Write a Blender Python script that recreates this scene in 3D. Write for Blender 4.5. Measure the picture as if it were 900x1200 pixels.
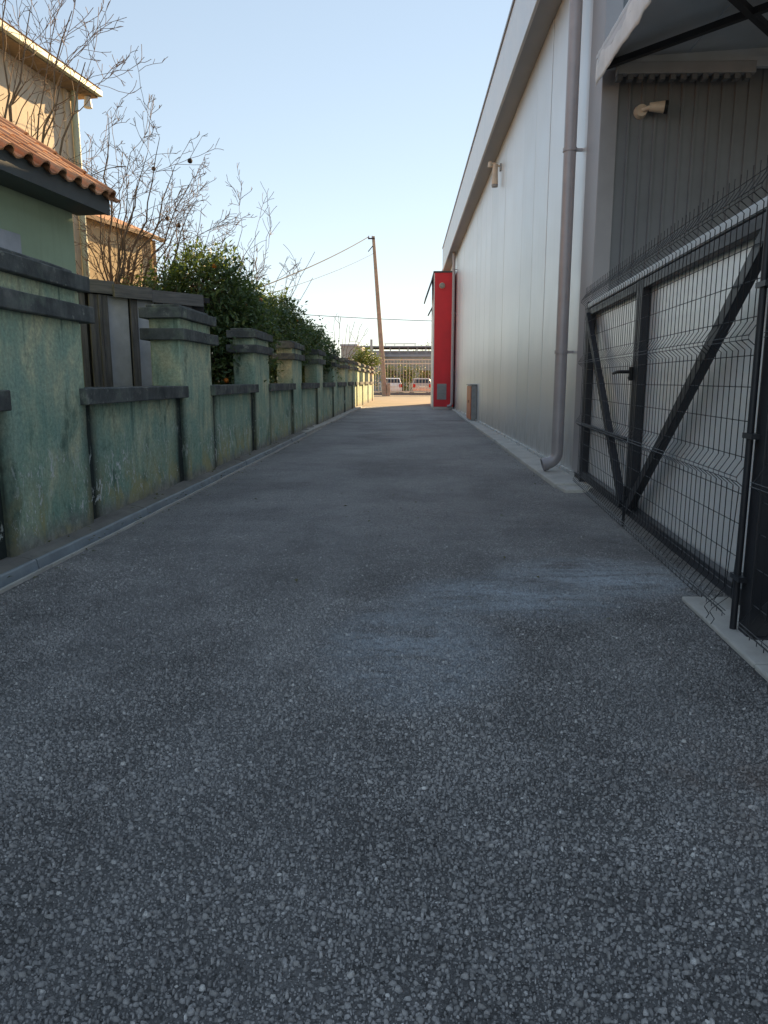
import bpy, bmesh, math, random
from mathutils import Vector, Matrix, noise
R = math.radians
for o in list(bpy.data.objects): bpy.data.objects.remove(o)
scene = bpy.context.scene
col = scene.collection

# ---------------------------------------------------------------- camera
F_PX, CAM_H = 850.0, 1.2
PITCH, YAW = R(10.269), R(1.591)
cam_d = bpy.data.cameras.new('camera'); cam = bpy.data.objects.new('camera', cam_d); col.objects.link(cam)
cam.location = (0, 0, CAM_H); cam.rotation_euler = (R(90) - PITCH, 0, YAW)
cam_d.sensor_fit = 'HORIZONTAL'; cam_d.sensor_width = 36; cam_d.lens = 36 * F_PX / 900
cam_d.clip_start = 0.05; cam_d.clip_end = 6000
scene.camera = cam

# ---------------------------------------------------------------- sky, sun, exposure
SUN_AZ, SUN_EL = R(26.0), R(21.3)
w = bpy.data.worlds.new('World'); scene.world = w; w.use_nodes = True
nt = w.node_tree; nt.nodes.clear()
sky = nt.nodes.new('ShaderNodeTexSky'); sky.sky_type = 'NISHITA'; sky.sun_disc = False
sky.sun_elevation = SUN_EL; sky.sun_rotation = SUN_AZ
sky.air_density = 1.0; sky.dust_density = 0.0; sky.ozone_density = 1.0; sky.altitude = 0
bg = nt.nodes.new('ShaderNodeBackground'); bg.inputs['Strength'].default_value = 0.15
out = nt.nodes.new('ShaderNodeOutputWorld')
gam = nt.nodes.new('ShaderNodeGamma'); gam.inputs[1].default_value = 0.52     # thin even winter haze: evens out the clear-sky gradient everywhere alike
nt.links.new(sky.outputs[0], gam.inputs[0]); nt.links.new(gam.outputs[0], bg.inputs[0]); nt.links.new(bg.outputs[0], out.inputs[0])
sun_dir = Vector((math.sin(SUN_AZ) * math.cos(SUN_EL), math.cos(SUN_AZ) * math.cos(SUN_EL), math.sin(SUN_EL)))
sd = bpy.data.lights.new('sun', 'SUN'); sd.energy = 5.0; sd.angle = R(0.5); sd.color = (1.0, 0.71, 0.38)
so = bpy.data.objects.new('sun', sd); col.objects.link(so); so.location = (30, 60, 30)
so.rotation_euler = (-sun_dir).to_track_quat('-Z', 'Y').to_euler()
vs = scene.view_settings
vs.view_transform = 'Standard'; vs.look = 'None'; vs.gamma = 1.0; vs.exposure = 1.4; vs.use_curve_mapping = False

# ---------------------------------------------------------------- pixel helper (900 x 1200 photograph)
def _basis():
    cp, sp = math.cos(PITCH), math.sin(PITCH)
    rz = Matrix.Rotation(YAW, 3, 'Z')
    return rz @ Vector((1, 0, 0)), rz @ Vector((0, sp, cp)), rz @ Vector((0, cp, -sp))
_r, _u, _w = _basis()
def ray(x, y): return _r * (x - 450) + _u * (600 - y) + _w * F_PX
def on_y(x, y, Y): d = ray(x, y); return Vector((0, 0, CAM_H)) + d * (Y / d.y)
def on_x(x, y, X): d = ray(x, y); return Vector((0, 0, CAM_H)) + d * (X / d.x)
def on_z(x, y, Z): d = ray(x, y); return Vector((0, 0, CAM_H)) + d * ((Z - CAM_H) / d.z)
def on_plane(x, y, p, n):
    d = ray(x, y); o = Vector((0, 0, CAM_H)); p = Vector(p); n = Vector(n)
    return o + d * ((p - o).dot(n) / d.dot(n))

# ---------------------------------------------------------------- material helpers
class G:
    def __init__(s, name):
        s.m = bpy.data.materials.new(name); s.m.use_nodes = True
        s.t = s.m.node_tree; s.t.nodes.clear()
        s.out = s.n('ShaderNodeOutputMaterial')
        s.p = s.n('ShaderNodeBsdfPrincipled'); s.l(s.p.outputs[0], s.out.inputs[0])
    def n(s, t, **k):
        nd = s.t.nodes.new(t)
        for a, b in k.items(): setattr(nd, a, b)
        return nd
    def l(s, a, b): s.t.links.new(a, b)
    def put(s, sock, v):
        if hasattr(v, 'is_linked') or hasattr(v, 'links'): s.l(v, sock)
        else: sock.default_value = (*v, 1) if isinstance(v, tuple) and len(v) == 3 and sock.type == 'RGBA' else v
    def coord(s, kind='Object', scale=(1, 1, 1), loc=(0, 0, 0), rot=(0, 0, 0)):
        c = s.n('ShaderNodeTexCoord'); m = s.n('ShaderNodeMapping')
        m.inputs['Scale'].default_value = scale; m.inputs['Location'].default_value = loc; m.inputs['Rotation'].default_value = rot
        s.l(c.outputs[kind], m.inputs[0]); return m.outputs[0]
    def pos(s, scale=(1, 1, 1), loc=(0, 0, 0)):
        c = s.n('ShaderNodeNewGeometry'); m = s.n('ShaderNodeMapping')
        m.inputs['Scale'].default_value = scale; m.inputs['Location'].default_value = loc
        s.l(c.outputs['Position'], m.inputs[0]); return m.outputs[0]
    def noise(s, v, sc, det=4, rough=.55, dist=0):
        t = s.n('ShaderNodeTexNoise'); s.l(v, t.inputs['Vector'])
        t.inputs['Scale'].default_value = sc; t.inputs['Detail'].default_value = det
        t.inputs['Roughness'].default_value = rough; t.inputs['Distortion'].default_value = dist
        return t.outputs['Fac']
    def voro(s, v, sc, feat='F1', out='Distance', rnd=1):
        t = s.n('ShaderNodeTexVoronoi', feature=feat); s.l(v, t.inputs['Vector'])
        t.inputs['Scale'].default_value = sc; t.inputs['Randomness'].default_value = rnd
        return t.outputs[out]
    def ramp(s, f, stops, interp='LINEAR'):
        r = s.n('ShaderNodeValToRGB'); s.l(f, r.inputs[0]); r.color_ramp.interpolation = interp
        e = r.color_ramp.elements
        while len(e) < len(stops): e.new(.5)
        for k, (p, c) in enumerate(stops):
            e[k].position = p; e[k].color = (*c, 1) if isinstance(c, tuple) else (c, c, c, 1)
        return r.outputs[0]
    def mapr(s, f, a, b, c=0., d=1.):
        r = s.n('ShaderNodeMapRange'); s.put(r.inputs[0], f)
        for k, v in zip((1, 2, 3, 4), (a, b, c, d)): r.inputs[k].default_value = v
        return r.outputs[0]
    def mix(s, f, a, b, mode='MIX'):
        r = s.n('ShaderNodeMix', data_type='RGBA', blend_type=mode)
        s.put(r.inputs['Factor'], f); s.put(r.inputs[6], a); s.put(r.inputs[7], b); return r.outputs[2]
    def math(s, op, a, b=0., clamp=False):
        r = s.n('ShaderNodeMath', operation=op, use_clamp=clamp); s.put(r.inputs[0], a); s.put(r.inputs[1], b); return r.outputs[0]
    def attr(s, name, o='Fac'): return s.n('ShaderNodeAttribute', attribute_name=name).outputs[o]
    def sep(s, v):
        r = s.n('ShaderNodeSeparateXYZ'); s.l(v, r.inputs[0]); return r.outputs
    def bump(s, h, strength=.3, dist=.01, prev=None):
        b = s.n('ShaderNodeBump'); b.inputs['Strength'].default_value = strength; b.inputs['Distance'].default_value = dist
        s.l(h, b.inputs['Height'])
        if prev: s.l(prev, b.inputs['Normal'])
        return b.outputs[0]
    def done(s, color=None, rough=None, metal=None, normal=None, spec=None):
        i = s.p.inputs
        if color is not None: s.put(i['Base Color'], color)
        if rough is not None: s.put(i['Roughness'], rough)
        if metal is not None: s.put(i['Metallic'], metal)
        if spec is not None: s.put(i['Specular IOR Level'], spec)
        if normal is not None: s.l(normal, i['Normal'])
        return s.m

def plain(name, c, rough=.6, metal=0., var=.18, sc=6., bump=.15, bd=.004, spec=.4):
    """paint, plastic or metal with dirt variation and fine relief"""
    g = G(name); v = g.coord()
    n1 = g.noise(v, sc, 5, .6); n2 = g.noise(v, sc * 12, 3)
    f = g.mapr(n1, .3, .7, 1 - var, 1 + var * .6)
    cc = g.mix(1., c, g.n('ShaderNodeCombineColor').outputs[0], 'MULTIPLY')
    comb = g.t.nodes[-2] if g.t.nodes[-1].bl_idname != 'ShaderNodeCombineColor' else g.t.nodes[-1]
    for nd in g.t.nodes:
        if nd.bl_idname == 'ShaderNodeCombineColor':
            for k in range(3): g.l(f, nd.inputs[k])
    return g.done(cc, g.mapr(n1, .2, .8, rough - .08, rough + .08), metal, g.bump(n2, bump, bd), spec)

M = {}
def lane_finish(g, c, v, low, mid, pit=None):
    """wear, cement wash, rust and dust that lie over the whole lane"""
    tone = g.mapr(g.math('ADD', g.math('MULTIPLY', low, .65), g.math('MULTIPLY', mid, .35)), .36, .64, .68, 1.42)
    tcol = g.n('ShaderNodeCombineColor')
    for k in range(3): g.l(tone, tcol.inputs[k])
    c = g.mix(1., c, tcol.outputs[0], 'MULTIPLY')
    # wheel-worn strips along the lane
    x, y, z = g.sep(v)
    worn = g.noise(g.pos((1.5, .09, 1)), 1.1, 3, .5)
    c = g.mix(g.mapr(worn, .48, .72, 0, .28), c, (.42, .415, .41))
    # pale blue cement wash spilled by the gate and in the middle of the lane
    def spot(cx, cy, sx, sy):
        dx = g.math('DIVIDE', g.math('SUBTRACT', x, cx), sx); dy = g.math('DIVIDE', g.math('SUBTRACT', y, cy), sy)
        return g.math('SUBTRACT', 1., g.math('ADD', g.math('MULTIPLY', dx, dx), g.math('MULTIPLY', dy, dy)), True)
    s = g.math('MAXIMUM', spot(1.2, 4.4, .75, .55), g.math('MAXIMUM', spot(.6, 3.95, .75, .5), g.math('MULTIPLY', spot(.05, 3.2, .5, .8), .75)))
    sm = g.math('MULTIPLY', s, g.mapr(g.noise(g.pos((.8, 2.2, 1)), 2.2, 6, .72, .6), .34, .56))
    sm = g.math('MULTIPLY', sm, g.mapr(g.noise(v, 24, 5, .75), .36, .56, .35, 1.))
    sm = g.math('MULTIPLY', sm, g.mapr(pit, 0, 1, 1.25, .35) if pit is not None else 1., True)
    c = g.mix(g.math('MULTIPLY', sm, .75), c, (.56, .62, .68))
    rust = g.math('MULTIPLY', spot(1.05, 2.0, .35, .4), g.mapr(g.noise(v, 6, 4), .45, .7))
    c = g.mix(g.math('MULTIPLY', rust, .35), c, (.22, .14, .10))
    # dust gathered along both edges
    edge = g.math('MAXIMUM', g.mapr(x, -2.0, -2.45), g.mapr(x, 1.5, 1.9))
    c = g.mix(g.math('MULTIPLY', edge, g.mapr(mid, .45, .65, 0, .55)), c, (.34, .32, .29))
    return c
def m_aggregate():
    g = G('asphalt_stone'); v0 = g.pos(); low = g.noise(v0, .55, 5, .6, .4); mid = g.noise(v0, 3.2, 5, .65)
    c = g.ramp(g.attr('tone'), [(0, (.20, .193, .187)), (.5, (.34, .328, .318)), (.93, (.43, .413, .40)), (.985, (.54, .52, .50)), (1, (.80, .78, .74))])
    fine = g.noise(v0, 330., 4, .75)
    c = g.mix(g.mapr(fine, .38, .62, 0, .5), c, (.16, .155, .152))
    c = lane_finish(g, c, v0, low, mid)
    return g.done(c, .74, 0., g.bump(fine, .5, .003), .35)
def m_asphalt():
    g = G('asphalt'); v0 = g.pos()
    wob = g.n('ShaderNodeTexNoise'); g.l(v0, wob.inputs['Vector']); wob.inputs['Scale'].default_value = 95; wob.inputs['Detail'].default_value = 4
    off = g.n('ShaderNodeVectorMath', operation='MULTIPLY_ADD'); g.l(wob.outputs['Color'], off.inputs[0]); off.inputs[1].default_value = (.020, .020, .020); g.l(v0, off.inputs[2])
    v = off.outputs[0]
    low = g.noise(v0, .55, 5, .6, .4); mid = g.noise(v0, 3.2, 5, .65); fine = g.noise(v0, 260., 3, .75)
    grain = g.noise(v0, 120., 5, .75); lump = g.noise(v0, 52., 6, .70)
    rough_zone = g.mapr(g.noise(v0, 2.1, 4, .6), .35, .62)
    def stones(sc, seed):
        d = g.voro(v, sc); c_ = g.sep(g.voro(v, sc, out='Color'))
        r_ = g.mapr(c_[1], 0, 1, .16, .60)                   # every stone its own size
        m_ = g.mapr(g.math('SUBTRACT', r_, d), -.03, .10)
        return m_, c_[0], g.mapr(g.math('SUBTRACT', r_, d), -.05, .35)
    m1, k1, h1 = stones(64., 0); m2, k2, h2 = stones(135., 1)
    bed = g.mix(g.mapr(grain, .36, .64), (.10, .097, .095), (.40, .388, .382))
    st1 = g.ramp(k1, [(0, (.20, .193, .19)), (.6, (.46, .446, .438)), (.92, (.62, .60, .59)), (1, (.85, .82, .79))])
    st2 = g.ramp(k2, [(0, (.16, .155, .152)), (.6, (.40, .388, .38)), (1, (.66, .64, .62))])
    c = g.mix(g.math('MULTIPLY', m2, .75), bed, st2)
    c = g.mix(g.math('MULTIPLY', m1, g.mapr(rough_zone, 0, 1, .35, .9)), c, st1)
    c = g.mix(g.math('MULTIPLY', g.mapr(lump, .55, .64), .35), c, (.56, .545, .535))
    c = g.mix(g.mapr(fine, .35, .65, 0, .2), c, (.30, .292, .288))
    pit = g.math('MAXIMUM', g.mapr(lump, .43, .34), g.mapr(g.noise(v0, 34., 5, .7), .39, .32))
    pit = g.math('MULTIPLY', pit, g.mapr(rough_zone, 0, 1, .6, 1.))
    c = g.mix(g.math('MULTIPLY', pit, .93), c, (.022, .021, .021))  # shade inside the pits is painted in as near black
    # up close the stones are modelled, so only the dark binder between them is left to this surface
    yy_ = g.sep(v0)[1]
    c = g.mix(g.mapr(g.math('ADD', yy_, g.math('MULTIPLY', mid, .8)), 6.4, 4.0, 0, .68), c, (.10, .097, .094))
    c = lane_finish(g, c, v0, low, mid, pit)
    h = g.math('ADD', g.math('MULTIPLY', h1, .9), g.math('MULTIPLY', h2, .45))
    h = g.math('ADD', h, g.math('ADD', g.math('MULTIPLY', lump, .8), g.math('MULTIPLY', grain, .5)))
    h = g.math('SUBTRACT', h, g.math('MULTIPLY', pit, .7))
    nb = g.bump(h, 1., .011)
    nb = g.bump(low, .25, .03, nb)
    return g.done(c, g.mapr(mid, .3, .7, .62, .85), 0., nb, .35)

def m_wall():
    """peeling pale green render, mossy teal patches, black damp in the joints (attribute 'damp')"""
    g = G('green_render'); v = g.coord()
    x, y, z = g.sep(v)
    big = g.noise(v, 1.9, 6, .62, .5); blot = g.noise(g.coord(loc=(7, 3, 1), scale=(1, 1, .6)), 4.2, 6, .66, .4); streak = g.noise(g.coord(scale=(5, 5, .5)), 2.0, 5, .6)
    med = g.noise(v, 10, 6, .7); fine = g.noise(v, 85, 4, .75); sponge = g.noise(v, 34, 4, .7)
    top = g.mix(g.mapr(big, .36, .60), (.68, .69, .46), (.47, .60, .44))
    teal = g.mix(g.mapr(blot, .35, .65), (.16, .335, .275), (.35, .50, .40))
    f = g.math('ADD', g.mapr(z, .25, 1.6, .78, .16), g.math('MULTIPLY', g.math('SUBTRACT', blot, .5), 2.6))
    f = g.math('ADD', f, g.math('MULTIPLY', g.math('SUBTRACT', streak, .5), 1.3))
    f = g.math('ADD', f, g.math('MULTIPLY', g.math('SUBTRACT', big, .5), 1.6), True)
    c = g.mix(f, top, teal)
    sp = g.mapr(sponge, .35, .65, .78, 1.16); spc = g.n('ShaderNodeCombineColor')
    for k in range(3): g.l(sp, spc.inputs[k])
    c = g.mix(1., c, spc.outputs[0], 'MULTIPLY')
    mo = g.math('MULTIPLY', g.mapr(g.noise(g.coord(loc=(2, 9, 4), scale=(1, 1, .7)), 2.6, 6, .68, .6), .55, .66), g.mapr(med, .35, .55, .35, 1.))
    c = g.mix(g.math('MULTIPLY', mo, .72), c, (.075, .135, .105))
    # run-off stains hanging from sills and caps
    dr = g.math('MULTIPLY', g.mapr(g.noise(g.coord(scale=(7, 7, .4)), 1.6, 4, .6), .57, .70), g.math('MAXIMUM', g.math('MULTIPLY', g.mapr(z, .35, 1.0), g.mapr(z, 1.2, 1.05)), g.mapr(z, 1.25, 1.62)))
    c = g.mix(g.math('MULTIPLY', dr, .8), c, (.075, .14, .12))
    # ochre lichen and grey dirt near the ground
    c = g.mix(g.math('MULTIPLY', g.mapr(z, .62, .2, 0, 1), g.mapr(blot, .46, .58, 0, .8)), c, (.46, .42, .20))
    dirt = g.math('MULTIPLY', g.mapr(g.math('ADD', z, g.math('MULTIPLY', blot, .40)), .42, .28), .85)
    c = g.mix(dirt, c, g.mix(g.mapr(med, .4, .6), (.20, .195, .18), (.36, .35, .33)))
    # flaked-off paint showing the white undercoat
    ch = g.noise(g.coord(scale=(1, 1, .55)), 8.0, 6, .72, 1.4)
    area = g.math('MULTIPLY', g.mapr(z, .10, .22), g.mapr(z, .80, .55))
    area = g.math('MULTIPLY', area, g.mapr(g.noise(v, 1.7, 3), .40, .52))
    chm = g.math('MULTIPLY', g.mapr(ch, .588, .606), area)
    scr = g.math('MULTIPLY', g.mapr(g.noise(g.coord(scale=(10, 10, 4)), 1.9, 4, .6, 2.5), .615, .63), area)
    c = g.mix(g.math('MAXIMUM', chm, scr), c, (.74, .79, .76))
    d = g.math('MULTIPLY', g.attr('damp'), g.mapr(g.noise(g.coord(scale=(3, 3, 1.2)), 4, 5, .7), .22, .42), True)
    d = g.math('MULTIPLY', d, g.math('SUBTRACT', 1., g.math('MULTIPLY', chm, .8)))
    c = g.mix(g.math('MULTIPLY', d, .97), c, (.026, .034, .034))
    h = g.math('ADD', g.math('MULTIPLY', fine, .5), g.math('MULTIPLY', sponge, .6))
    h = g.math('SUBTRACT', h, g.math('MULTIPLY', chm, .4))
    nb = g.bump(h, .8, .010); nb = g.bump(med, .35, .02, nb)
    return g.done(c, .88, 0., nb, .2)

def m_capstone():
    g = G('weathered_concrete'); v = g.coord()
    a = g.noise(v, 4, 6, .65); st = g.noise(g.coord(scale=(10, 10, 1)), 2, 4, .6); f = g.noise(v, 90, 4, .7)
    c = g.ramp(a, [(.3, (.060, .065, .064)), (.5, (.115, .122, .118)), (.68, (.19, .196, .182)), (.8, (.29, .30, .27))])
    c = g.mix(g.mapr(st, .5, .75, 0, .5), c, (.065, .074, .072))
    c = g.mix(g.mapr(g.noise(v, 2.4, 5, .7), .52, .66, 0, .6), c, (.25, .30, .23)); c = g.mix(g.mapr(g.noise(v, 9, 5, .7), .60, .68, 0, .7), c, (.34, .35, .30))
    return g.done(c, .9, 0., g.bump(g.math('ADD', f, g.math('MULTIPLY', a, 1.5)), .7, .006), .2)

def m_concrete(name, c0, c1, sc=3.):
    g = G(name); v = g.pos()
    a = g.noise(v, sc, 6, .65); f = g.noise(v, 120, 4, .7); s = g.noise(v, 14, 5, .7)
    c = g.ramp(a, [(.3, c0), (.7, c1)])
    c = g.mix(g.mapr(s, .58, .75, 0, .5), c, tuple(k * .45 for k in c0))
    pits = g.mapr(g.voro(v, 45), .06, .12)
    return g.done(c, .85, 0., g.bump(g.math('ADD', f, pits), .4, .005), .25)

def m_panel():
    g = G('silver_panel'); v = g.coord()
    a = g.noise(g.coord(scale=(1, 1, .15)), 2.5, 4); d = g.noise(v, 1.1, 5, .6); r = g.n('ShaderNodeObjectInfo').outputs['Random']
    x, y, z = g.sep(g.pos())
    c = g.mix(g.mapr(r, 0, 1), (.66, .67, .675), (.72, .725, .73))
    grime = g.math('MULTIPLY', g.mapr(z, .7, .05), g.mapr(g.noise(g.coord(scale=(3, 3, 1)), 3, 6, .7), .35, .62, .15, 1.))
    c = g.mix(grime, c, (.42, .41, .395))
    c = g.mix(g.mapr(g.noise(g.coord(scale=(8, 8, .25)), 2, 4), .58, .75, 0, .22), c, (.55, .55, .55))
    h = g.noise(g.coord(scale=(.7, 2.2, .35)), 1.6, 2)
    nb = g.bump(h, .10, .05); nb = g.bump(g.noise(v, 300, 2), .05, .001, nb)
    return g.done(c, g.mapr(d, .3, .7, .39, .47), .58, nb, .5)

def m_leaf(name, a, b, cc, trans=.3):
    g = G(name); r = g.attr('leaf')
    c = g.ramp(r, [(0, a), (.55, b), (1, cc)])
    g.done(c, .42, 0., None, .45)
    tr = g.n('ShaderNodeBsdfTranslucent'); g.l(g.mix(.5, c, (.25, .35, .03), 'MIX'), tr.inputs[0])
    mx = g.n('ShaderNodeMixShader'); mx.inputs[0].default_value = trans
    g.l(g.p.outputs[0], mx.inputs[1]); g.l(tr.outputs[0], mx.inputs[2]); g.l(mx.outputs[0], g.out.inputs[0])
    return g.m

def m_wood(name, a, b, along=2):
    g = G(name); sc = [14, 14, 14]; sc[along] = .9
    v = g.coord(scale=tuple(sc)); n1 = g.noise(v, 2.2, 6, .7, .6); n2 = g.noise(g.coord(), 3, 4)
    c = g.mix(g.mapr(n1, .35, .65), a, b); c = g.mix(g.mapr(n2, .5, .75, 0, .45), c, tuple(k * .5 for k in a))
    return g.done(c, .88, 0., g.bump(n1, .5, .006), .2)

def m_tile():
    g = G('clay_tile'); v = g.coord(); r = g.n('ShaderNodeObjectInfo').outputs['Random']
    c = g.ramp(r, [(0, (.34, .16, .085)), (.5, (.48, .245, .13)), (1, (.60, .34, .20))])
    n = g.noise(g.pos(), 14, 5, .7)
    c = g.mix(g.mapr(n, .52, .72, 0, .6), c, (.13, .085, .06))
    return g.done(c, .85, 0., g.bump(g.noise(v, 60, 4), .4, .004), .25)

def m_stucco(name, c, var=.14, sc=1.2, drip=.25):
    g = G(name); v = g.coord()
    a = g.noise(v, sc, 5, .6); st = g.noise(g.coord(scale=(5, 5, .4)), 2, 4, .6); f = g.noise(v, 60, 4, .7)
    cc = g.mix(g.mapr(a, .3, .7), tuple(k * (1 - var) for k in c), tuple(min(1, k * (1 + var * .5)) for k in c))
    cc = g.mix(g.mapr(st, .52, .75, 0, drip), cc, tuple(k * .5 for k in c))
    return g.done(cc, .9, 0., g.bump(f, .4, .006), .2)

def m_glass(name, c=(.02, .025, .03), rough=.06):
    g = G(name); return g.done(c, g.mapr(g.noise(g.coord(), 3, 2), .2, .8, rough, rough + .08), 0., None, .6)

M['asphalt'] = m_asphalt(); M['aggregate'] = m_aggregate(); M['wall'] = m_wall(); M['cap'] = m_capstone()
M['plinth'] = m_concrete('plinth_concrete', (.42, .405, .375), (.58, .565, .525))
M['pad'] = m_concrete('dusty_pad_concrete', (.17, .16, .145), (.25, .24, .215))
M['street'] = m_concrete('dusty_paving', (.22, .185, .14), (.32, .27, .205), .6)
M['soil'] = m_concrete('dry_soil', (.09, .08, .055), (.16, .14, .09), .8)
M['panel'] = m_panel()
M['fascia'] = plain('fascia_sheet', (.68, .69, .70), .42, .4, .10, 1.2, .05)
M['soffit'] = plain('soffit_sheet', (.37, .39, .42), .5, .2, .10, 1.5, .05)
M['trim'] = plain('corner_trim', (.34, .335, .35), .45, .25, .12, 2, .06)
M['pipe'] = plain('downpipe_paint', (.40, .37, .38), .42, .25, .14, 3, .06)
M['flash'] = plain('bare_flashing', (.74, .75, .76), .28, .85, .12, 3, .08)
M['dark_clad'] = plain('dark_ribbed_sheet', (.195, .205, .22), .5, .25, .18, 1.5, .06)
M['tarp'] = plain('white_tarpaulin', (.76, .785, .80), .65, 0., .16, 3, .35, .012)
M['under'] = plain('canopy_sheet', (.60, .62, .65), .6, .1, .15, 1.5, .08)
M['steel_dark'] = plain('anthracite_steel', (.034, .036, .043), .42, .2, .25, 5, .1)
M['wire'] = plain('coated_wire', (.022, .024, .028), .45, .1, .2, 9, .05)
M['sheet'] = plain('pale_gate_sheet', (.92, .925, .92), .34, .3, .08, 1.4, .06)
M['galv'] = plain('galvanised_capping', (.55, .565, .58), .45, .5, .14, 6, .1)
M['grey_beam'] = plain('grey_beam_paint', (.40, .40, .41), .55, .1, .15, 4, .08)
M['black'] = plain('black_plastic', (.012, .012, .013), .4, 0., .2, 9, .05)
M['lamp_body'] = plain('lamp_beige', (.66, .55, .43), .5, .1, .15, 9, .05)
M['lamp_glass'] = m_glass('lamp_glass', (.35, .33, .30), .2)
M['red'] = plain('red_cladding', (.72, .034, .046), .45, .0, .12, 1.5, .06)
M['white_clad'] = plain('white_cladding', (.70, .69, .66), .5, 0., .1, 1.5, .05)
M['vent'] = plain('vent_grey', (.33,.335,.34), .5, .3, .15, 8, .1)
M['orange'] = plain('orange_paint', (.62, .17, .08), .45, 0., .3, 7, .1)
M['cabinet'] = plain('cabinet_grey', (.30,.305,.31), .45, .3, .2, 7, .1)
M['channel'] = plain('channel_blue_grey', (.29, .335, .365), .5, .1, .28, 4, .2)
M['house_green'] = m_stucco('house_green', (.38, .48, .34))
M['house_cream'] = m_stucco('house_cream', (.74, .61, .46))
M['house_far'] = m_stucco('house_far_cream', (.56, .43, .26))
M['eave_dark'] = plain('eave_dark_paint', (.085, .095, .095), .6, 0., .25, 4, .15)
M['eave_pale'] = plain('eave_pale_paint', (.50, .54, .42), .55, 0., .15, 3, .1)
M['soffit_wood'] = m_wood('soffit_wood', (.27, .19, .12), (.38, .27, .17), 1)
M['tile'] = m_tile()
M['wood'] = m_wood('grey_wood', (.085, .085, .09), (.17, .165, .17))
M['wood_h'] = m_wood('grey_wood_rail', (.11, .11, .112), (.20, .195, .19), 0)
M['sheet_old'] = plain('old_fibre_sheet', (.42, .44, .48), .75, 0., .25, 3, .2)
M['felt'] = plain('roof_felt', (.04, .04, .042), .9, 0., .3, 5, .4)
M['bark'] = m_wood('bark', (.10, .078, .060), (.185, .145, .11))
M['twig'] = plain('twig_bark', (.185, .130, .092), .85, 0., .3, 3, .2)
M['leaf'] = m_leaf('citrus_leaf', (.050, .090, .042), (.092, .150, .062), (.18, .22, .08))
M['leaf_lit'] = m_leaf('sunlit_leaf', (.06, .10, .02), (.12, .16, .03), (.22, .23, .045))  # yellow-green look of sunlit foliage put into the leaf colour
M['leaf_dry'] = m_leaf('dry_leaf', (.06, .05, .02), (.11, .095, .03), (.10, .12, .03))
M['fruit'] = plain('orange_peel', (.72, .21, .025), .45, 0., .2, 30, .3)
M['fruit_dark'] = plain('dried_fruit', (.035, .022, .02), .7, 0., .3, 30, .3)
M['pole'] = plain('pole_concrete', (.42, .33, .23), .85, 0., .25, 3, .35, .01)
M['cable'] = plain('cable_black', (.03, .03, .032), .6, 0., .1, 5, .05)
M['bar'] = plain('cream_bar_paint', (.76, .68, .50), .5, 0., .15, 4, .1)
M['car_white'] = plain('car_white', (.78, .78, .77), .22, 0., .05, 2, .02)
M['car_red'] = plain('car_silver_beige', (.52, .43, .38), .25, .3, .06, 2, .02)
M['car_glass'] = m_glass('car_glass', (.03, .035, .045), .04)
M['tail'] = plain('tail_light_red', (.50, .015, .015), .2, 0., .1, 9, .02)
M['tyre'] = plain('tyre', (.02, .02, .02), .85, 0., .2, 9, .1)
M['rim'] = plain('rim', (.45, .45, .46), .35, .7, .1, 9, .05)
M['plate'] = plain('plate', (.75, .75, .72), .4, 0., .05, 9, .02)
M['far_grey'] = m_stucco('far_grey', (.42, .41, .42))
M['far_beige'] = m_stucco('far_beige', (.46, .42, .36))

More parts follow.
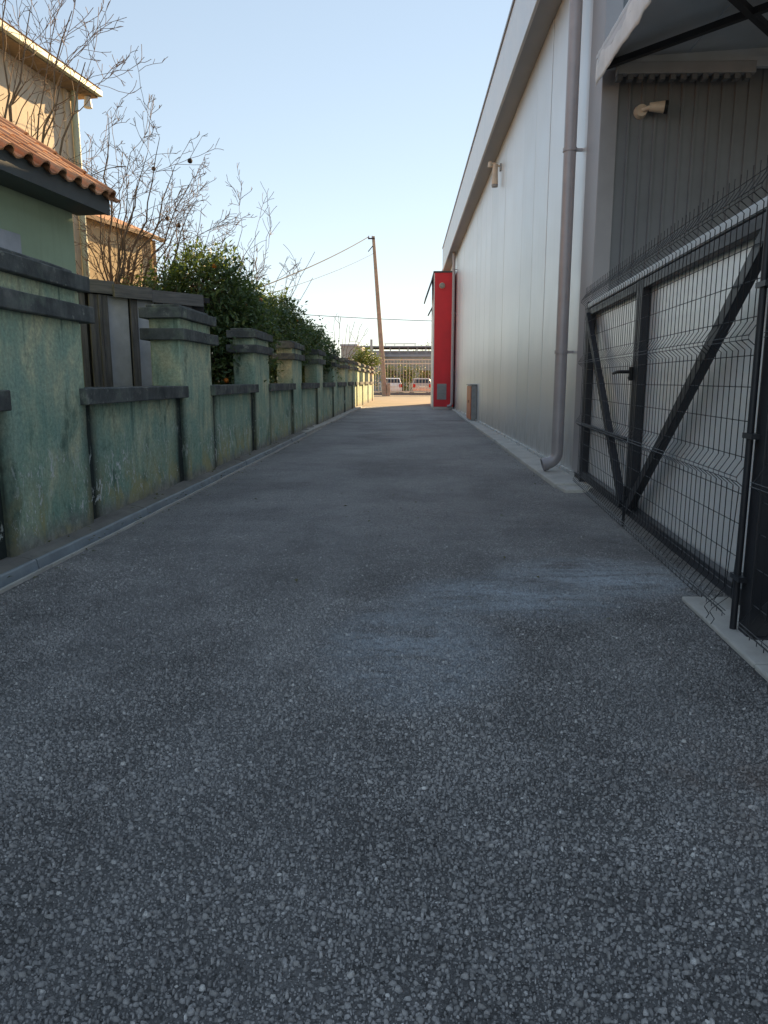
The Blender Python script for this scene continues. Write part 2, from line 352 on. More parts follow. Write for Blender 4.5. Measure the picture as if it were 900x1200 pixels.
# ---------------------------------------------------------------- mesh helpers
class MB:
    def __init__(s): s.v = []; s.f = []; s.attr = None; s.av = []
    def add(s, vs, fs, a=None):
        b = len(s.v); s.v += [tuple(p) for p in vs]; s.f += [tuple(i + b for i in f) for f in fs]
        s.av += [0. if a is None else a] * len(vs)
    def box(s, a, b, mat=None):
        x0, y0, z0 = (min(a[k], b[k]) for k in range(3)); x1, y1, z1 = (max(a[k], b[k]) for k in range(3))
        vs = [Vector(p) for p in ((x0,y0,z0),(x1,y0,z0),(x1,y1,z0),(x0,y1,z0),(x0,y0,z1),(x1,y0,z1),(x1,y1,z1),(x0,y1,z1))]
        if mat: vs = [mat @ p for p in vs]
        s.add(vs, [(0,3,2,1),(4,5,6,7),(0,1,5,4),(1,2,6,5),(2,3,7,6),(3,0,4,7)]); return s
    def beam(s, p, q, wd, dp, up=(0, 0, 1)):
        """square bar from p to q"""
        p, q = Vector(p), Vector(q); d = (q - p).normalized(); up = Vector(up)
        if abs(d.dot(up)) > .98: up = Vector((0, 1, 0))
        sx = d.cross(up).normalized() * wd / 2; sy = sx.cross(d).normalized() * dp / 2
        vs = [p-sx-sy, p+sx-sy, p+sx+sy, p-sx+sy, q-sx-sy, q+sx-sy, q+sx+sy, q-sx+sy]
        s.add(vs, [(0,3,2,1),(4,5,6,7),(0,1,5,4),(1,2,6,5),(2,3,7,6),(3,0,4,7)]); return s
    def tube(s, pts, rad, n=6, cap=True):
        pts = [Vector(p) for p in pts]
        if not isinstance(rad, (list, tuple)): rad = [rad] * len(pts)
        rings = []; ref = Vector((.31, .17, .93))
        for i, p in enumerate(pts):
            d = (pts[min(i+1, len(pts)-1)] - pts[max(i-1, 0)]).normalized()
            if abs(d.dot(ref)) > .97: ref = Vector((.95, .2, .1))
            a = d.cross(ref).normalized(); b = d.cross(a)
            rings.append([p + (a * math.cos(2*math.pi*k/n) + b * math.sin(2*math.pi*k/n)) * rad[i] for k in range(n)])
        vs = [q for r_ in rings for q in r_]; fs = []
        for i in range(len(pts) - 1):
            for k in range(n):
                k2 = (k + 1) % n; fs.append((i*n+k, i*n+k2, (i+1)*n+k2, (i+1)*n+k))
        if cap:
            fs.append(tuple(range(n))[::-1]); fs.append(tuple((len(pts)-1)*n + k for k in range(n)))
        s.add(vs, fs); return s
    def prism(s, poly, z0, z1, mat=None):
        n = len(poly); vs = [Vector((x, y, z0)) for x, y in poly] + [Vector((x, y, z1)) for x, y in poly]
        if mat: vs = [mat @ p for p in vs]
        s.add(vs, [tuple(range(n))[::-1], tuple(range(n, 2*n))] + [(k, (k+1) % n, n+(k+1) % n, n+k) for k in range(n)]); return s
    def mesh(s, name, attr=None):
        me = bpy.data.meshes.new(name); me.from_pydata(s.v, [], s.f); me.update()
        bm = bmesh.new(); bm.from_mesh(me); bmesh.ops.recalc_face_normals(bm, faces=bm.faces); bm.to_mesh(me); bm.free()
        if attr:
            at = me.attributes.new(attr, 'FLOAT', 'POINT'); at.data.foreach_set('value', s.av)
        return me
    def build(s, name, mat, parent=None, smooth=False, bevel=0, attr=None):
        return link(name, s.mesh(name, attr), mat, parent, smooth, bevel)

def link(name, me, mat, parent=None, smooth=False, bevel=0):
    o = bpy.data.objects.new(name, me); col.objects.link(o)
    if mat and not me.materials: me.materials.append(M[mat])
    if parent: o.parent = parent
    if smooth:
        for p in me.polygons: p.use_smooth = True
        try: me.set_sharp_from_angle(angle=R(40))
        except Exception: pass
    if bevel:
        b = o.modifiers.new('bevel', 'BEVEL'); b.width = bevel; b.segments = 2; b.limit_method = 'ANGLE'; b.angle_limit = R(50)
    return o
def tag(o, label, cat, group=None):
    o['label'] = label; o['category'] = cat
    if group: o['group'] = group
    return o
def thing(name, label, cat, loc=(0, 0, 0), rz=0., group=None):
    o = bpy.data.objects.new(name, None); col.objects.link(o); o.empty_display_size = .2
    o.location = loc; o.rotation_euler = (0, 0, rz); return tag(o, label, cat, group)
def struct(o): o['kind'] = 'structure'; return o

def rough_mesh(name, a, b, step=.12, amp=.006, bev=.012, damp=None, seed=0.):
    """box with chamfered, slightly worn edges and an uneven face"""
    bm = bmesh.new()
    vs = MB().box(a, b); me0 = vs.mesh('tmp'); bm.from_mesh(me0); bpy.data.meshes.remove(me0)
    if bev: bmesh.ops.bevel(bm, geom=bm.edges[:], offset=bev, segments=1, affect='EDGES')
    for ax in range(3):
        L = abs(b[ax] - a[ax]); n = int(L / step); lo = min(a[ax], b[ax])
        for k in range(1, n):
            co = [0, 0, 0]; no = [0, 0, 0]; co[ax] = lo + L * k / n; no[ax] = 1
            bmesh.ops.bisect_plane(bm, geom=bm.verts[:] + bm.edges[:] + bm.faces[:], plane_co=co, plane_no=no)
    for v in bm.verts:
        p = v.co * 3.1 + Vector((seed, seed * .7, 0)); v.co += noise.noise_vector(p) * amp + noise.noise_vector(p * 4.3) * amp * .5
    me = bpy.data.meshes.new(name); bm.to_mesh(me); bm.free()
    if damp:
        at = me.attributes.new('damp', 'FLOAT', 'POINT'); at.data.foreach_set('value', [damp(v.co) for v in me.vertices])
    return me

random.seed(7)
# ================================================================ GROUND
def sheet(name, pts, z, mat):
    return struct(MB().prism([(x, y) for x, y in pts], z - .25, z).build(name, mat))
gm = MB(); gm.add([(-900,-300,-.05),(900,-300,-.05),(900,2500,-.05),(-900,2500,-.05)], [(0,1,2,3)]); struct(gm.build('ground', 'soil'))
sheet('asphalt_lane', [(-2.495,-8),(2.2,-8),(2.3,8.0),(2.3,36.0),(-1.98,34.4),(-2.255,8)], 0.0, 'asphalt')
sheet('street', [(-60,34.5),(-2.3,34.5),(2.2,36.1),(40,36.1),(40,140),(-60,140)], -.004, 'street')
sheet('yard_floor', [(2.0,-8),(14,-8),(14,9),(2.3,9)], .004, 'pad')

# coarse stones standing out of the near asphalt: real relief, tens of thousands of them
import numpy as np
def aggregate():
    rg = np.random.default_rng(5); P = .0080
    ys = np.arange(.95, 6.0, P * .9); xs = np.arange(-2.36, 1.9, P)
    X, Y = np.meshgrid(xs, ys); X = X.ravel(); Y = Y.ravel(); n = X.size
    X = X + rg.normal(0, P * .36, n); Y = Y + rg.normal(0, P * .36, n)
    patch = np.array([noise.noise((x * 2.3, y * 2.3, 4.)) + .6 * noise.noise((x * 7., y * 7., 1.)) for x, y in zip(X[::1], Y[::1])])
    keep = rg.random(n) < np.clip(.88 + .34 * patch, .3, 1.) * np.clip((6.1 - Y) / 2.6, 0, 1)
    lim = np.where(Y < 4.0, 1.545 - (3.93 - Y) * .062 - .01, 1.9); keep &= (X < lim) & (X > -2.6 + .015 * Y + .26) & (np.abs(X) < .62 * Y + .35)
    X = X[keep]; Y = Y[keep]; n = X.size
    r = np.clip(rg.gamma(3.6, .00096, n), .0015, .0082); hgt = r * rg.uniform(.35, 1.15, n) * np.clip((6.9 - Y) / 3.2, .35, 1); k = 5
    ang = rg.uniform(0, 6.28, n)[:, None] + np.arange(k)[None] * (2*np.pi/k) + rg.normal(0, .16, (n, k))
    el = rg.uniform(.66, 1.5, n)[:, None]; rj = r[:, None] * rg.uniform(.7, 1.3, (n, k)); ca, sa = np.cos(ang) * el, np.sin(ang) / el
    tx, ty = rg.normal(0, .42, n)[:, None], rg.normal(0, .42, n)[:, None]
    V = np.empty((n, 2*k, 3)); V[:, :k, 0] = X[:, None] + ca * rj; V[:, :k, 1] = Y[:, None] + sa * rj; V[:, :k, 2] = -.003
    q = rg.uniform(.52, .76, n)[:, None]; ux, uy = ca * rj * q, sa * rj * q
    V[:, k:, 0] = X[:, None] + ux; V[:, k:, 1] = Y[:, None] + uy; V[:, k:, 2] = np.maximum(hgt[:, None] + ux * tx + uy * ty, .0003)
    b = (np.arange(n) * 2 * k)[:, None]
    quads = np.concatenate([np.stack([b[:, 0] + i, b[:, 0] + (i+1) % k, b[:, 0] + k + (i+1) % k, b[:, 0] + k + i], 1)[:, None] for i in range(k)], 1)
    tops = b + k + np.arange(k)[None]
    loops = np.concatenate([quads.reshape(n, -1), tops], 1).ravel(); sizes = np.tile(np.array([4]*k + [k]), n); starts = np.concatenate([[0], np.cumsum(sizes)[:-1]])
    me = bpy.data.meshes.new('asphalt_aggregate'); me.vertices.add(n*2*k); me.vertices.foreach_set('co', V.ravel())
    me.loops.add(loops.size); me.loops.foreach_set('vertex_index', loops.astype(np.int32)); me.polygons.add(sizes.size); me.polygons.foreach_set('loop_start', starts.astype(np.int32))
    me.update(calc_edges=True); me.validate()
    at = me.attributes.new('tone', 'FLOAT', 'POINT'); at.data.foreach_set('value', np.repeat(rg.random(n), 2*k).astype(np.float32))
    o = link('asphalt_aggregate', me, 'aggregate'); o['kind'] = 'stuff'; o['label'] = 'coarse grey stones standing out of the asphalt surface'; o['category'] = 'aggregate'
    print('aggregate stones', n)
aggregate()

# loose grit along the wall foot and footing: too fine to count
gr = MB(); rnd = random.Random(4)
for k in range(1500):
    if k % 3 == 0: yy = rnd.uniform(8.4, 30); xx = 1.69 + (yy-8.2)*.0133 - abs(rnd.gauss(0, .06))
    elif k % 3 == 1: yy = rnd.uniform(3, 30); xx = -2.6 + .015*yy + .24 + abs(rnd.gauss(0, .09))
    else: yy = rnd.uniform(1.2, 12); xx = rnd.uniform(-2.1, 1.5)
    r_ = rnd.uniform(.002, .006) * (1.4 if rnd.random() < .1 else 1)
    c = Vector((xx, yy, r_ * .55)); vs = [c + Vector((rnd.uniform(.6,1.3)*r_*dx, rnd.uniform(.6,1.3)*r_*dy, r_*dz*.7)) for dx,dy,dz in ((1,0,0),(0,1,0),(-1,0,0),(0,-1,0),(0,0,1),(0,0,-1))]
    gr.add(vs, [(0,1,4),(1,2,4),(2,3,4),(3,0,4),(1,0,5),(2,1,5),(3,2,5),(0,3,5)])
o = gr.build('loose_grit', 'plinth'); o['kind'] = 'stuff'; o['label'] = 'pale loose grit scattered on the asphalt'; o['category'] = 'gravel'

# ================================================================ LEFT BOUNDARY WALL
WROT = -math.atan(.015)
wall = thing('boundary_wall', 'long peeling green rendered wall with broad pillars and dark stone caps', 'wall', (-2.60, 0, 0), WROT)
PW, PIL = 1.22, [.78, 4.5, 8.15, 11.85, 15.6, 19.5, 23.35, 27.2, 30.45, 32.9, 36.5, 40.6, 44.6]
def pillar(k, y0):
    y1 = y0 + PW * (1 if k < 8 else .95)
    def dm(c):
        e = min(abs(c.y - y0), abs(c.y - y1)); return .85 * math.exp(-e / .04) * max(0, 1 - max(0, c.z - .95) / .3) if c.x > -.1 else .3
    p = link('pillar', rough_mesh('pillar', (-.34, y0, -.1), (0, y1, 1.99), .14, .005, .014, dm, k), 'wall', wall)
    j = random.Random(k)
    link('cap_slab', rough_mesh('cap_slab', (-.42, y0-.10+j.uniform(-.02,.02), 1.64), (.07, y1+.10+j.uniform(-.02,.02), 1.765), .2, .004, .007, None, k+3.), 'cap', p)
    link('cap_slab', rough_mesh('cap_slab', (-.41, y0-.09+j.uniform(-.02,.02), 1.872), (.065, y1+.09+j.uniform(-.02,.02), 1.985), .2, .004, .007, None, k+7.), 'cap', p)
    link('cap_top', rough_mesh('cap_top', (-.36, y0-.03, 1.983), (.0, y1-.06, 2.022), .25, .006, .01, None, k+11.), 'cap', p)
    return y1
ends = [pillar(k, y) for k, y in enumerate(PIL)]
for k in range(len(PIL) - 1):
    y0, y1 = ends[k], PIL[k+1]
    if y1 - y0 < .2: continue
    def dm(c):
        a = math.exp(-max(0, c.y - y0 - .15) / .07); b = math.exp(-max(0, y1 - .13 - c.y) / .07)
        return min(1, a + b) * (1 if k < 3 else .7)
    link('wall_panel', rough_mesh('wall_panel', (-.27, y0-.02, -.1), (-.035, y1+.02, 1.03), .07 if k < 4 else .14, .006, 0, dm, k*1.7), 'wall', wall)
    link('sill', rough_mesh('sill', (-.33, y0-.10, 1.012), (.055, y1+.06, 1.142), .2, .004, .007, None, k*2.3), 'cap', wall)

# gutter channel along its foot: shallow pale blue-grey trough in lengths
gut = thing('drain_channel', 'pale blue grey drain channel at the foot of the green wall', 'drain', (-2.60, 0, 0), WROT)
yy = -1.4; k = 0
while yy < 16.5:
    L = 1.98
    dz = random.uniform(-.003, .003); dx = random.uniform(-.004, .004)
    def run(prof, nm, mt, wob=.005):
        vs = []; fs = []; n = len(prof); NS = 10
        for i in range(NS + 1):
            for (x, z) in prof:
                t = yy + .006 + (L - .012) * i / NS
                vs.append((x + dx + wob * noise.noise((t*2, x, 0)), t, z + dz + wob * noise.noise((t*2.3, 5, x*3))))
        for i in range(NS):
            for q in range(n): fs.append((i*n+q, i*n+(q+1) % n, (i+1)*n+(q+1) % n, (i+1)*n+q))
        fs += [tuple(range(n)), tuple(NS*n + q for q in range(n))[::-1]]
        mb = MB(); mb.add(vs, fs); return mb.build(nm, mt, gut)
    run([(-.05, .075), (.05, .066), (.118, .050), (.118, -.06), (-.05, -.06)], 'mortar_ledge', 'pad', .014)
    run([(.120, .054), (.134, .055), (.140, .046), (.152, -.012), (.202, -.020), (.214, .004), (.214, -.05), (.120, -.05)], 'channel_length', 'channel')
    run([(.216, .020), (.240, .021), (.244, -.05), (.216, -.05)], 'channel_lip', 'plinth', .004)
    yy += L; k += 1
kerb = thing('kerb_strip', 'low rough concrete strip continuing from the drain channel', 'kerb', (-2.60, 0, 0), WROT)
yy = 16.45
while yy < 31:
    L = random.uniform(1.6, 2.6); link('kerb_stone', rough_mesh('kerb_stone', (-.02, yy, -.05), (random.uniform(.17,.22), yy+L-.02, random.uniform(.045,.07)), .3, .012, .012, None, yy), 'plinth', kerb); yy += L

# ================================================================ WAREHOUSE (right)
wh = thing('warehouse', 'tall silver metal-panelled warehouse with grey eaves along the lane', 'building', (2.1, 8.5, 0))
MB().box((.08, .06, 0), (13, 27.1, 6.9)).build('core', 'soffit', wh)
pm = MB().box((0, .009, .085), (.075, 1.206-.009, 6.262)).mesh('wall_panel')
pm.materials.append(M['panel'])
yy = .515; k = 0
while yy < 26.9:
    o = link('wall_panel', pm, None, wh, bevel=.006); o.location = (random.uniform(-.0015, .0015), yy, 0); o.rotation_euler = (0, random.uniform(-.0012, .0012), random.uniform(-.0015, .0015)); yy += 1.206
# corner trim, flashing, eaves
MB().prism([(-.012,.55),(-.012,-.028),(.17,-.028),(.17,.05),(.05,.05),(.05,.55)], .06, 6.262).build('corner_trim', 'trim', wh, bevel=.006)
MB().prism([(-.03,.40),(-.045,-.05),(.19,-.05),(.19,.04),(.05,.06),(.05,.40)], .055, .10).build('base_shoe', 'black', wh)
MB().prism([(-.034, .31), (-.034, 27), (-.006, 27), (-.006, .31)], .055, .098).build('base_flashing', 'flash', wh)
e = MB(); e.box((-.32, -.10, 6.268), (.3, 27.05, 6.30)); e.build('soffit', 'soffit', wh)
yy = -.12
while yy < 27:
    L = min(3.0, 27.06 - yy); MB().box((-.345, yy + .004, 6.24), (-.30, yy + L - .004, 7.24)).build('fascia', 'fascia', wh, bevel=.006); yy += 3.0
MB().box((-.37, -.14, 7.243), (.1, 27.08, 7.30)).build('fascia_capping', 'trim', wh)
MB().box((-.28, -.1, 6.96), (13, 27.06, 7.20)).build('roof', 'soffit', wh)
MB().box((-.345, 27.065, 6.24), (2, 27.10, 7.23)).build('fascia_end', 'fascia', wh)
# ribbed end wall facing the gate yard
def ribbed(x0, x1, z0, z1, pitch=.14):
    vs = []; n = int(round((x1 - x0) / pitch)); prof = []
    for i in range(n):
        a = x0 + i * pitch; prof += [(a, 0), (a + pitch*.74, 0), (a + pitch*.80, -.020), (a + pitch*.94, -.020)]
    prof.append((x1, 0))
    vs = [(x, y, z0) for x, y in prof] + [(x, y, z1) for x, y in prof]; m = len(prof)
    mb = MB(); mb.add(vs, [(i, i+1, m+i+1, m+i) for i in range(m-1)]); return mb
for k in range(9):
    ribbed(.172 + k*1.12, .172 + (k+1)*1.12, .05, 6.30).build('ribbed_sheet', 'dark_clad', wh)
e = MB(); e.box((-.30, -.12, 6.24), (13, .02, 6.262)); e.box((-.28,-.12,6.262),(13,-.08,7.22)); e.build('end_fascia', 'fascia', wh)
# concrete footing: slabs with joints
ft = thing('footing', 'pale concrete footing strip at the foot of the silver panel wall', 'kerb', (0, 0, 0))
def ftx(y): return 1.70 + (y - 8.2) * .0128
yy = 8.2
for k, L in enumerate((1.75, 2.3, 2.6, 3.1, 2.9, 3.2, 3.0, 3.4)):
    y1 = min(yy + L, 30.7)
    pm_ = [(ftx(yy) + random.uniform(-.012,.012), yy+.004), (2.16, yy+.004), (2.16, y1-.004), (ftx(y1) + random.uniform(-.012,.012), y1-.004)]
    MB().prism(pm_, -.1, .052 + random.uniform(-.004,.004)).build('footing_slab', 'plinth', ft, bevel=.015); yy = y1
MB().prism([(1.75, 7.82), (1.98, 7.86), (2.12, 8.19), (1.73, 8.19)], -.1, .035).build('footing_end', 'plinth', ft, bevel=.012)

# downpipes
def downpipe(x, y, r_, ztop, label, spread=.26):
    d = thing('downpipe', label, 'downpipe', (x, y, 0))
    pts = [(0, 0, ztop), (0, 0, ztop*.6), (0, 0, .30)]
    for k in range(1, 7):
        a = R(13 * k); pts.append((-(1 - math.cos(a)) * .15, -.0, .30 - math.sin(a) * .15))
    pts.append((pts[-1][0] - .05, 0, pts[-1][2] - .012))
    MB().tube(pts, r_, 20, False).build('pipe', 'pipe', d, smooth=True)
    MB().tube([(pts[-1][0] + .05, 0, pts[-1][2] + .012), (pts[-1][0] - .012, 0, pts[-1][2] - .006)], r_ * 1.12, 20, False).build('spout_lip', 'pipe', d, smooth=True)
    for z in (1.55, 3.9, 5.6):
        MB().tube([(0, 0, z - .02), (0, 0, z + .02)], r_ * 1.13, 20).build('collar', 'pipe', d, smooth=True)
        MB().box((r_ * .9, -.018, z - .015), (.19, .018, z + .015)).build('bracket', 'pipe', d)
    return d
downpipe(1.955, 9.32, .074, 6.26, 'thick grey downpipe with elbow beside the warehouse corner trim')
dp2 = downpipe(1.965, 30.55, .06, 6.26, 'slim grey downpipe beside the red pier')

# floodlight high on the silver wall
fl = thing('wall_floodlight', 'small pale floodlight under the eaves of the silver wall', 'lamp', (2.1, 17.1, 5.62))
MB().box((-.03, -.06, .12), (0, .06, .26)).build('bracket', 'grey_beam', fl)
MB().tube([(-.01, 0, .2), (-.16, 0, .28), (-.24, .03, .27)], .02, 8).build('arm', 'lamp_body', fl)
MB().tube([(-.13, 0, .25), (-.13, 0, -.16)], [.055, .07], 14).build('housing', 'lamp_body', fl, smooth=True)
MB().tube([(-.13, 0, -.165), (-.13, 0, -.215)], [.074, .066], 14).build('lens', 'vent', fl, smooth=True)
MB().tube([(-.24, .03, .31), (-.24, .03, .20)], [.04, .055], 12).build('sensor', 'lamp_body', fl, smooth=True)
# orange and grey cabinet low on the wall
cb = thing('wall_cabinet', 'narrow cabinet with orange side panel standing against silver wall', 'cabinet', (2.1, 21.5, .05))
MB().box((-.16, -.16, 0), (-.002, 1.16, 1.02)).build('box', 'cabinet', cb, bevel=.01)
MB().box((-.182, -.14, .03), (-.163, 1.14, .99)).build('door', 'orange', cb, bevel=.006)
MB().box((-.198, .50, .5), (-.184, .54, .58)).build('handle', 'black', cb)
MB().box((-.20, -.19, 1.02), (-.002, 1.19, 1.045)).build('lid', 'cabinet', cb, bevel=.006)

# ================================================================ RED SHOP PIER beyond the warehouse
rd = thing('red_pier', 'tall red clad pier with awnings where the silver wall ends', 'building', (1.19, 30.8, 0))
MB().box((0.03, 0, .12), (.86, 2.3, 5.52)).build('cladding', 'red', rd, bevel=.012)
MB().box((-.01, .012, .10), (.028, 2.29, 5.50)).build('side_panel', 'white_clad', rd)
MB().box((.02, .012, -.05), (.85, 2.29, .118)).build('base', 'plinth', rd)
MB().box((-.03, -.03, 5.52), (.86, 2.33, 5.58)).build('coping', 'eave_dark', rd)
MB().beam((-.01, 1.2, 5.47), (-.34, 1.2, 4.52), 2.2, .05, (1, 0, .3)).build('awning', 'eave_dark', rd)
MB().beam((-.01, 1.9, 4.30), (-.17, 1.9, 4.0), .8, .05, (1, 0, .3)).build('awning', 'eave_dark', rd)
v_ = MB().box((.17, -.03, .42), (.56, -.002, 1.07)).build('vent_plate', 'vent', rd)
for k in range(9): MB().box((.20, -.042, .47 + k*.062), (.53, -.031, .505 + k*.062)).build('louvre', 'cabinet', v_)
l_ = MB().tube([(.32, -.002, 5.02), (.32, -.10, 5.0)], [.10, .12], 14).build('wall_lamp', 'lamp_body', rd, smooth=True)
MB().tube([(.32, -.102, 5.0), (.32, -.13, 4.995)], [.11, .08], 14).build('lens', 'lamp_glass', l_, smooth=True)
sb = thing('shop_building', 'flat roofed shop block continuing behind the red pier', 'building', (1.88, 35.75, 0))
MB().box((0, 0, -.05), (11, 4.25, 6.5)).build('walls', 'red', sb)
MB().box((-.04, -.04, 6.5), (11.1, 4.32, 6.62)).build('coping', 'eave_dark', sb)

# ================================================================ GATE with wire mesh front
GA, GB = Vector((1.985, 8.44, 0)), Vector((1.60, 3.30, 0))
gd = (GB - GA).normalized(); GRZ = math.atan2(gd.y, gd.x)
FOLDS = (.09, .74, 1.39, 2.04)
def wire_path(bent=None):
    pts = []
    z0 = .015
    pts.append((0, 0, z0))
    for c in FOLDS:
        for dz, dy in ((-.045, 0), (-.006, -.046), (.014, -.046), (.085, 0)):
            if c + dz > z0 + .01: pts.append((0, dy, c + dz))
    pts.append((0, 0, 2.19))
    if bent: pts = [(p[0] + bent[0] * max(0, .22 - p[2]) / .2, p[1] + bent[1] * max(0, .22 - p[2]) / .2, p[2]) for p in pts]
    return pts
vwire = MB().tube(wire_path(), .0025, 5, False).mesh('vertical_wire'); vwire.materials.append(M['wire'])
bent_wires = []
for b in ((.05, -.06), (-.04, -.09), (.06, .05), (.02, -.12)):
    me = MB().tube(wire_path(b), .0025, 5, False).mesh('vertical_wire'); me.materials.append(M['wire']); bent_wires.append(me)
HZ = []
for c in FOLDS: HZ += [(c - .006, -.050), (c + .014, -.050), (c - .075, .004), (c + .10, .004)]
for c in FOLDS[:3]: HZ += [(c + .27, .004), (c + .43, .004)]
HZ = [h for h in HZ if h[0] > .012]
def mesh_front(root, L, bent_from=None, start=0.):
    hw = MB().tube([(0, 0, 0), (L * .5, 0, .002), (L, 0, 0)], .0025, 5, False).mesh('horizontal_wire'); hw.materials.append(M['wire'])
    for z, y in HZ:
        o = link('horizontal_wire', hw, None, root); o.location = (start, y, z)
    n = int(L / .08); rr = random.Random(int(L*100))
    for k in range(n + 1):
        me = vwire
        if bent_from is not None and k * .08 > bent_from: me = rr.choice(bent_wires)
        o = link('vertical_wire', me, None, root); o.location = (start + .015 + k * (L - .03) / n, rr.uniform(-.001,.001), 0); o.rotation_euler = (0, rr.uniform(-.002,.002), rr.uniform(-.06,.06))
def gate_leaf(s0, L, brace_up, label, handle=None, group=None, bent=None, rail=False):
    t = thing('gate_leaf', label, 'gate', GA + gd * s0, GRZ, group)
    y0, y1 = .05, .115
    if s0 < 5: MB().box((.0, y0, .10), (.085, y1, 1.98)).build('stile', 'steel_dark', t, bevel=.005)
    MB().box((L-.085, y0, .10), (L, y1, 1.98)).build('stile', 'steel_dark', t, bevel=.005)
    MB().box((.087, y0+.002, 1.905), (L-.087, y1-.002, 1.975)).build('top_rail', 'steel_dark', t, bevel=.005)
    MB().box((.087, y0+.002, .10), (L-.087, y1-.002, .185)).build('bottom_rail', 'steel_dark', t, bevel=.005)
    a, b = ((.06, 0, 1.90), (L-.10, 0, .17)) if brace_up == 'far' else ((L-.06, 0, 1.90), (.10, 0, .17))
    ym = .040; MB().beam((a[0], ym, a[2]), (b[0], ym, b[2]), .085, .055, (0, 1, 0)).build('brace', 'steel_dark', t, bevel=.005)
    MB().box((-.01, .045, 1.982), (L+.01, .165, 2.040)).build('capping', 'galv', t, bevel=.006)
    n = max(2, int(round(L / .83)))
    for k in range(n):
        MB().box((k*L/n + .003, .122, .13), ((k+1)*L/n - .003, .150, 1.981)).build('sheet_panel', 'sheet', t, bevel=.003)
    if rail: MB().box((.087, .02, .70), (L-.087, .047, .735)).build('mid_rail', 'steel_dark', t)
    if handle is not None:
        p = MB().box((handle-.016, .02, 1.20), (handle+.016, .049, 1.31)).build('lock_plate', 'black', t, bevel=.004)
        MB().tube([(handle, .02, 1.27), (handle, -.055, 1.27), (handle-.02, -.065, 1.27), (handle-.20, -.065, 1.262)], .014, 8).build('lever', 'black', p, smooth=True)
        o = MB().tube([(handle, .012, 1.222), (handle, .02, 1.222)], .010, 10).build('keyhole', 'steel_dark', p)
    st_ = .09 if s0 < 1 else 0.; mesh_front(t, L - .01 - st_, bent, st_)
    return t
gate_leaf(.10, 2.33, 'far', 'mesh-fronted gate leaf with lever handle beside the warehouse corner', 2.33-.045, 'leaves of the mesh gate', None, True)
gate_leaf(2.45, 2.60, 'near', 'long mesh-fronted gate leaf with diagonal brace rising to the near post', None, 'leaves of the mesh gate', 2.42)
gate_leaf(5.21, 2.5, 'near', 'mesh-fronted fence bay beyond the dark gate post', None, None, None)
# posts
pt = thing('gate_post', 'dark steel post on the pale concrete edging strip', 'post', GA + gd * 5.13, GRZ)
MB().box((-.062, .004, 0), (.050, .10, 2.06)).build('shaft', 'steel_dark', pt, bevel=.006)
MB().box((-.085, .015, .0), (.085, .20, .03)).build('base_plate', 'steel_dark', pt, bevel=.004)
MB().tube([(-.066, -.016, .02), (-.066, -.016, 2.08)], .016, 10).build('mesh_pole', 'steel_dark', pt, smooth=True)
for z in (.28, .95, 1.62): MB().box((-.11, -.035, z-.012), (.0, .043, z+.012)).build('clip', 'steel_dark', pt)
pt = thing('gate_post', 'dark steel post fixed beside the ribbed end wall of the warehouse', 'post', GA + gd * .035, GRZ)
MB().box((-.05, .045, 0), (.05, .165, 2.06)).build('shaft', 'steel_dark', pt, bevel=.006)
MB().box((-.08, .015, .0), (.08, .20, .03)).build('base_plate', 'steel_dark', pt, bevel=.004)
b = thing('drop_bolt', 'short dark drop bolt at the foot of the gate between its leaves', 'bolt', GA + gd * 2.44, GRZ)
MB().tube([(0, .03, .0), (0, .03, .34)], .012, 8).build('rod', 'steel_dark', b); MB().box((-.025, .015, .2), (.025, .05, .26)).build('guide', 'steel_dark', b)
# edging strip under the near end of the fence
es = thing('edging_strip', 'pale concrete edging strip under the mesh fence', 'kerb')
for y0, y1 in ((3.93, 2.95), (2.945, 1.6), (1.595, -.4)):
    x0 = 1.545 - (3.93-y0)*.062; x1 = 1.545 - (3.93-y1)*.062
    MB().prism([(x0, y0), (x0+.34, y0), (x1+.36, y1), (x1, y1)], -.1, .022).build('strip_length', 'plinth', es, bevel=.01)

# ================================================================ CANOPY over the yard
cn = thing('canopy', 'dark underside yard canopy with white tarpaulin edge and crossed braces', 'canopy', (2.0, 8.42, 0))
def cz(x, y): return 4.52 + .16 * min(x, 3.) / 3
vs = []; fs = []; NX, NY = 16, 18
roofm = MB()
for k in range(6):
    x0, x1 = k * .95, (k+1) * .95 - .01
    roofm = MB(); roofm.add([(x0, 0, cz(x0,0)), (x1, 0, cz(x1,0)), (x1, -7, cz(x1,0)), (x0, -7, cz(x0,0)), (x0, 0, cz(x0,0)+.04), (x1, 0, cz(x1,0)+.04), (x1, -7, cz(x1,0)+.04), (x0, -7, cz(x0,0)+.04)],
        [(0,1,2,3),(7,6,5,4),(0,4,5,1),(1,5,6,2),(2,6,7,3),(3,7,4,0)]); roofm.build('roof_sheet', 'under', cn)
mb = MB(); NV, NW = 70, 8
for i in range(NV + 1):
    y = -7 * i / NV
    for j in range(NW + 1):
        t = j / NW; sag = .03 * noise.noise((y * 1.1, 3, 0)); z = 4.60 - t * (.33 + sag)
        x = .02 - .022 * math.sin(t * 2.6) + .014 * noise.noise((y * 4, t * 2, 1)) + .006 * math.sin(i * 2.1 + t * 3) * t
        mb.v.append((x, y, z)); mb.av.append(0)
for i in range(NV):
    for j in range(NW): a = i*(NW+1)+j; mb.f.append((a, a+1, a+NW+2, a+NW+1))
o = mb.build('tarpaulin_edge', 'tarp', cn, smooth=True); sol = o.modifiers.new('thick', 'SOLIDIFY'); sol.thickness = .004
MB().box((.17, -.02, 4.452), (5.6, .055, 4.76)).build('wall_flashing', 'under', cn)
